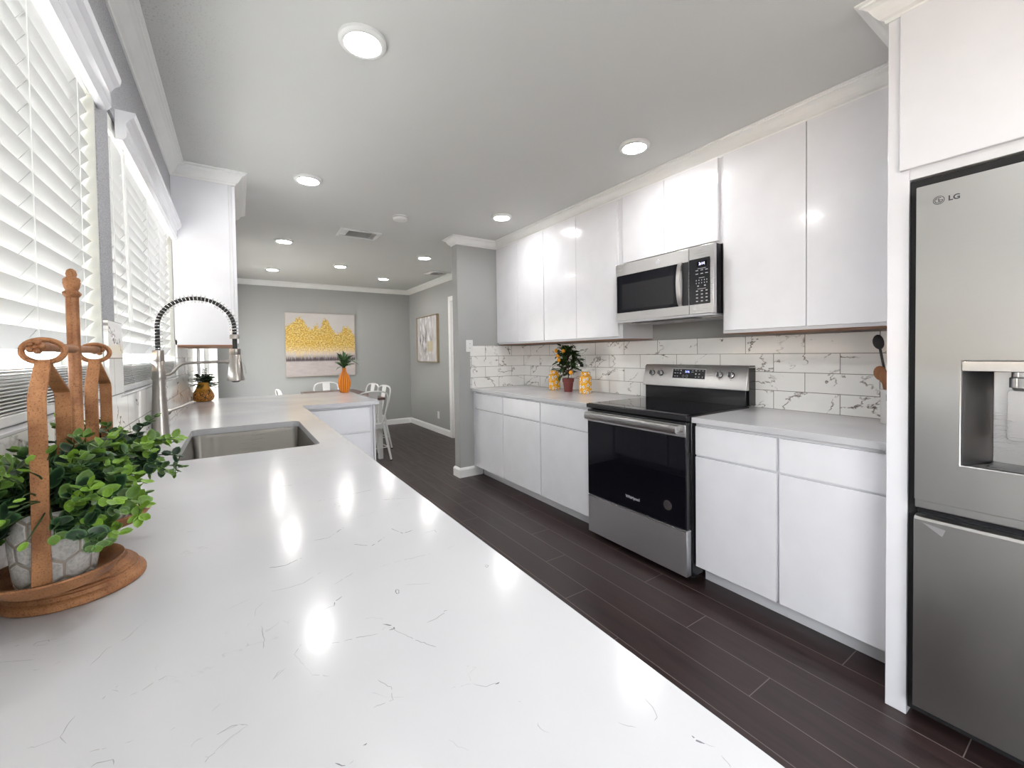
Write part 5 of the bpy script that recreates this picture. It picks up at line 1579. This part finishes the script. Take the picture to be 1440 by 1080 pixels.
spoon(-.10, .02, -.07, .13, .205, .020, 'slim wooden spatula in front of the other utensils in the crock', 'wooden_spatula', kind='spatula')
spoon(.06, -.02, .02, .06, .262, .028, 'lighter wooden serving spoon standing behind in the white crock')
spoon(.02, .03, -.04, .15, .375, .022, 'black plastic ladle reaching highest out of the crock', 'black_ladle', 'blackp', 'ladle')
ob = thing('oil_bottle', 'dark yellow oil bottle standing in front of the white crock beside the fridge panel', 'bottle', (2.50, .575, .9142))
MB().lathe([(.001, 0), (.026, 0), (.028, .004), (.028, .095), (.018, .115), (.011, .125), (.011, .145), (.001, .146)], (2.50, .575, .9142), 28).build('body', 'oil', ob)
MB().lathe([(.0125, .1465), (.0125, .162), (.001, .163)], (2.50, .575, .9142), 20).build('cap', 'blackp', ob)

# ------------------------------------------------------------------ dining table and chairs
TBX, TBY = 1.13, 5.84
tb = thing('dining_table', 'brown wood topped dining table with white legs behind the counter', 'table', (TBX, TBY, 0))
B('tabletop', .76, 1.50, 5.12, 6.78, .725, .755, 'tablewood', tb, .003)
mb = MB()
mb.box(.80, 1.46, 5.17, 5.19, .65, .7245); mb.box(.80, 1.46, 6.71, 6.73, .65, .7245); mb.box(.80, .82, 5.19, 6.71, .65, .7245); mb.box(1.44, 1.46, 5.19, 6.71, .65, .7245)
mb.build('apron', 'wht', tb)
for x in (.79, 1.42):
    for y in (5.15, 6.69):
        B('leg', x, x + .05, y, y + .05, .0005, .7245, 'wht', tb, .002)

def make_chair(lb):
    t = thing('metal_chair', lb, 'chair', (0, 0, 0), 'white metal chairs around the dining table', rot=True)
    # local frame: the sitter looks along +Y, backrest at -Y
    mb = MB()
    mb.prism(rrect(-.178, .178, -.175, .175, .05), 'z', .436, .452); mb.build('seat', 'wht', t, .004)
    mb = MB()
    for sx in (-1, 1): mb.box(sx * .170 - .003, sx * .170 + .003, -.14, .14, .392, .4355)
    for sy in (-1, 1): mb.box(-.14, .14, sy * .167 - .003, sy * .167 + .003, .392, .4355)
    mb.build('seat_skirt', 'wht', t)
    for sx in (-1, 1):
        for sy in (-1, 1):
            mb = MB()
            mb.band([(sx * .150, sy * .150, .432), (sx * .178, sy * .182, .22), (sx * .208, sy * .214, .012)], Vector((sx, -sy, 0)), [.060, .042, .026], .016)
            mb.build('leg', 'wht', t, .003)
            MB().lathe([(.013, 0.0005), (.014, .0118)], (sx * .208, sy * .214, 0), 10).build('foot_cap', 'rubber', t)
    mb = MB()
    for sx in (-1, 1): mb.tube([(sx * .185, -.19, .165), (sx * .185, .19, .165)], .006, 8)
    for sy in (-1, 1): mb.tube([(-.185, sy * .19, .165), (.185, sy * .19, .165)], .006, 8)
    mb.build('stretcher', 'wht', t)
    hoop = [(-.120, -.165, .448), (-.150, -.176, .52), (-.178, -.205, .68), (-.182, -.222, .765), (-.165, -.232, .815), (-.120, -.238, .838), (-.06, -.241, .846), (0, -.242, .848),
            (.06, -.241, .846), (.120, -.238, .838), (.165, -.232, .815), (.182, -.222, .765), (.178, -.205, .68), (.150, -.176, .52), (.120, -.165, .448)]
    MB().tube(hoop, .0105, 10).build('back_frame', 'wht', t)
    mb = MB(); mb.band([(0, -.158, .452), (0, -.178, .55), (0, -.208, .70), (0, -.236, .842)], (1, 0, 0), [.095, .10, .105, .11], .004)
    mb.build('back_splat', 'wht', t, .001)
    return t
ch = make_chair('white metal chair with its back to the kitchen at the near end of the table')
spots = [((1.30, 5.205, 0), math.radians(4), None),
         ((1.19, 7.04, 0), PI + .03, 'white metal chair at the far end of the table below the golden painting'),
         ((1.475, 5.80, 0), PI / 2 + .2, 'white metal chair on the right side of the table, nearer the kitchen'),
         ((1.46, 6.32, 0), PI / 2 + .22, 'white metal chair on the right side of the table, near the back wall'),
         ((.66, 6.15, 0), -PI / 2 + .1, 'white metal chair on the left side of the table, seen from behind')]
for i, (loc, rz, lb) in enumerate(spots):
    if i == 0: ch.location = loc; ch.rotation_euler.z = rz
    else: dup(ch, loc, rz, lb)
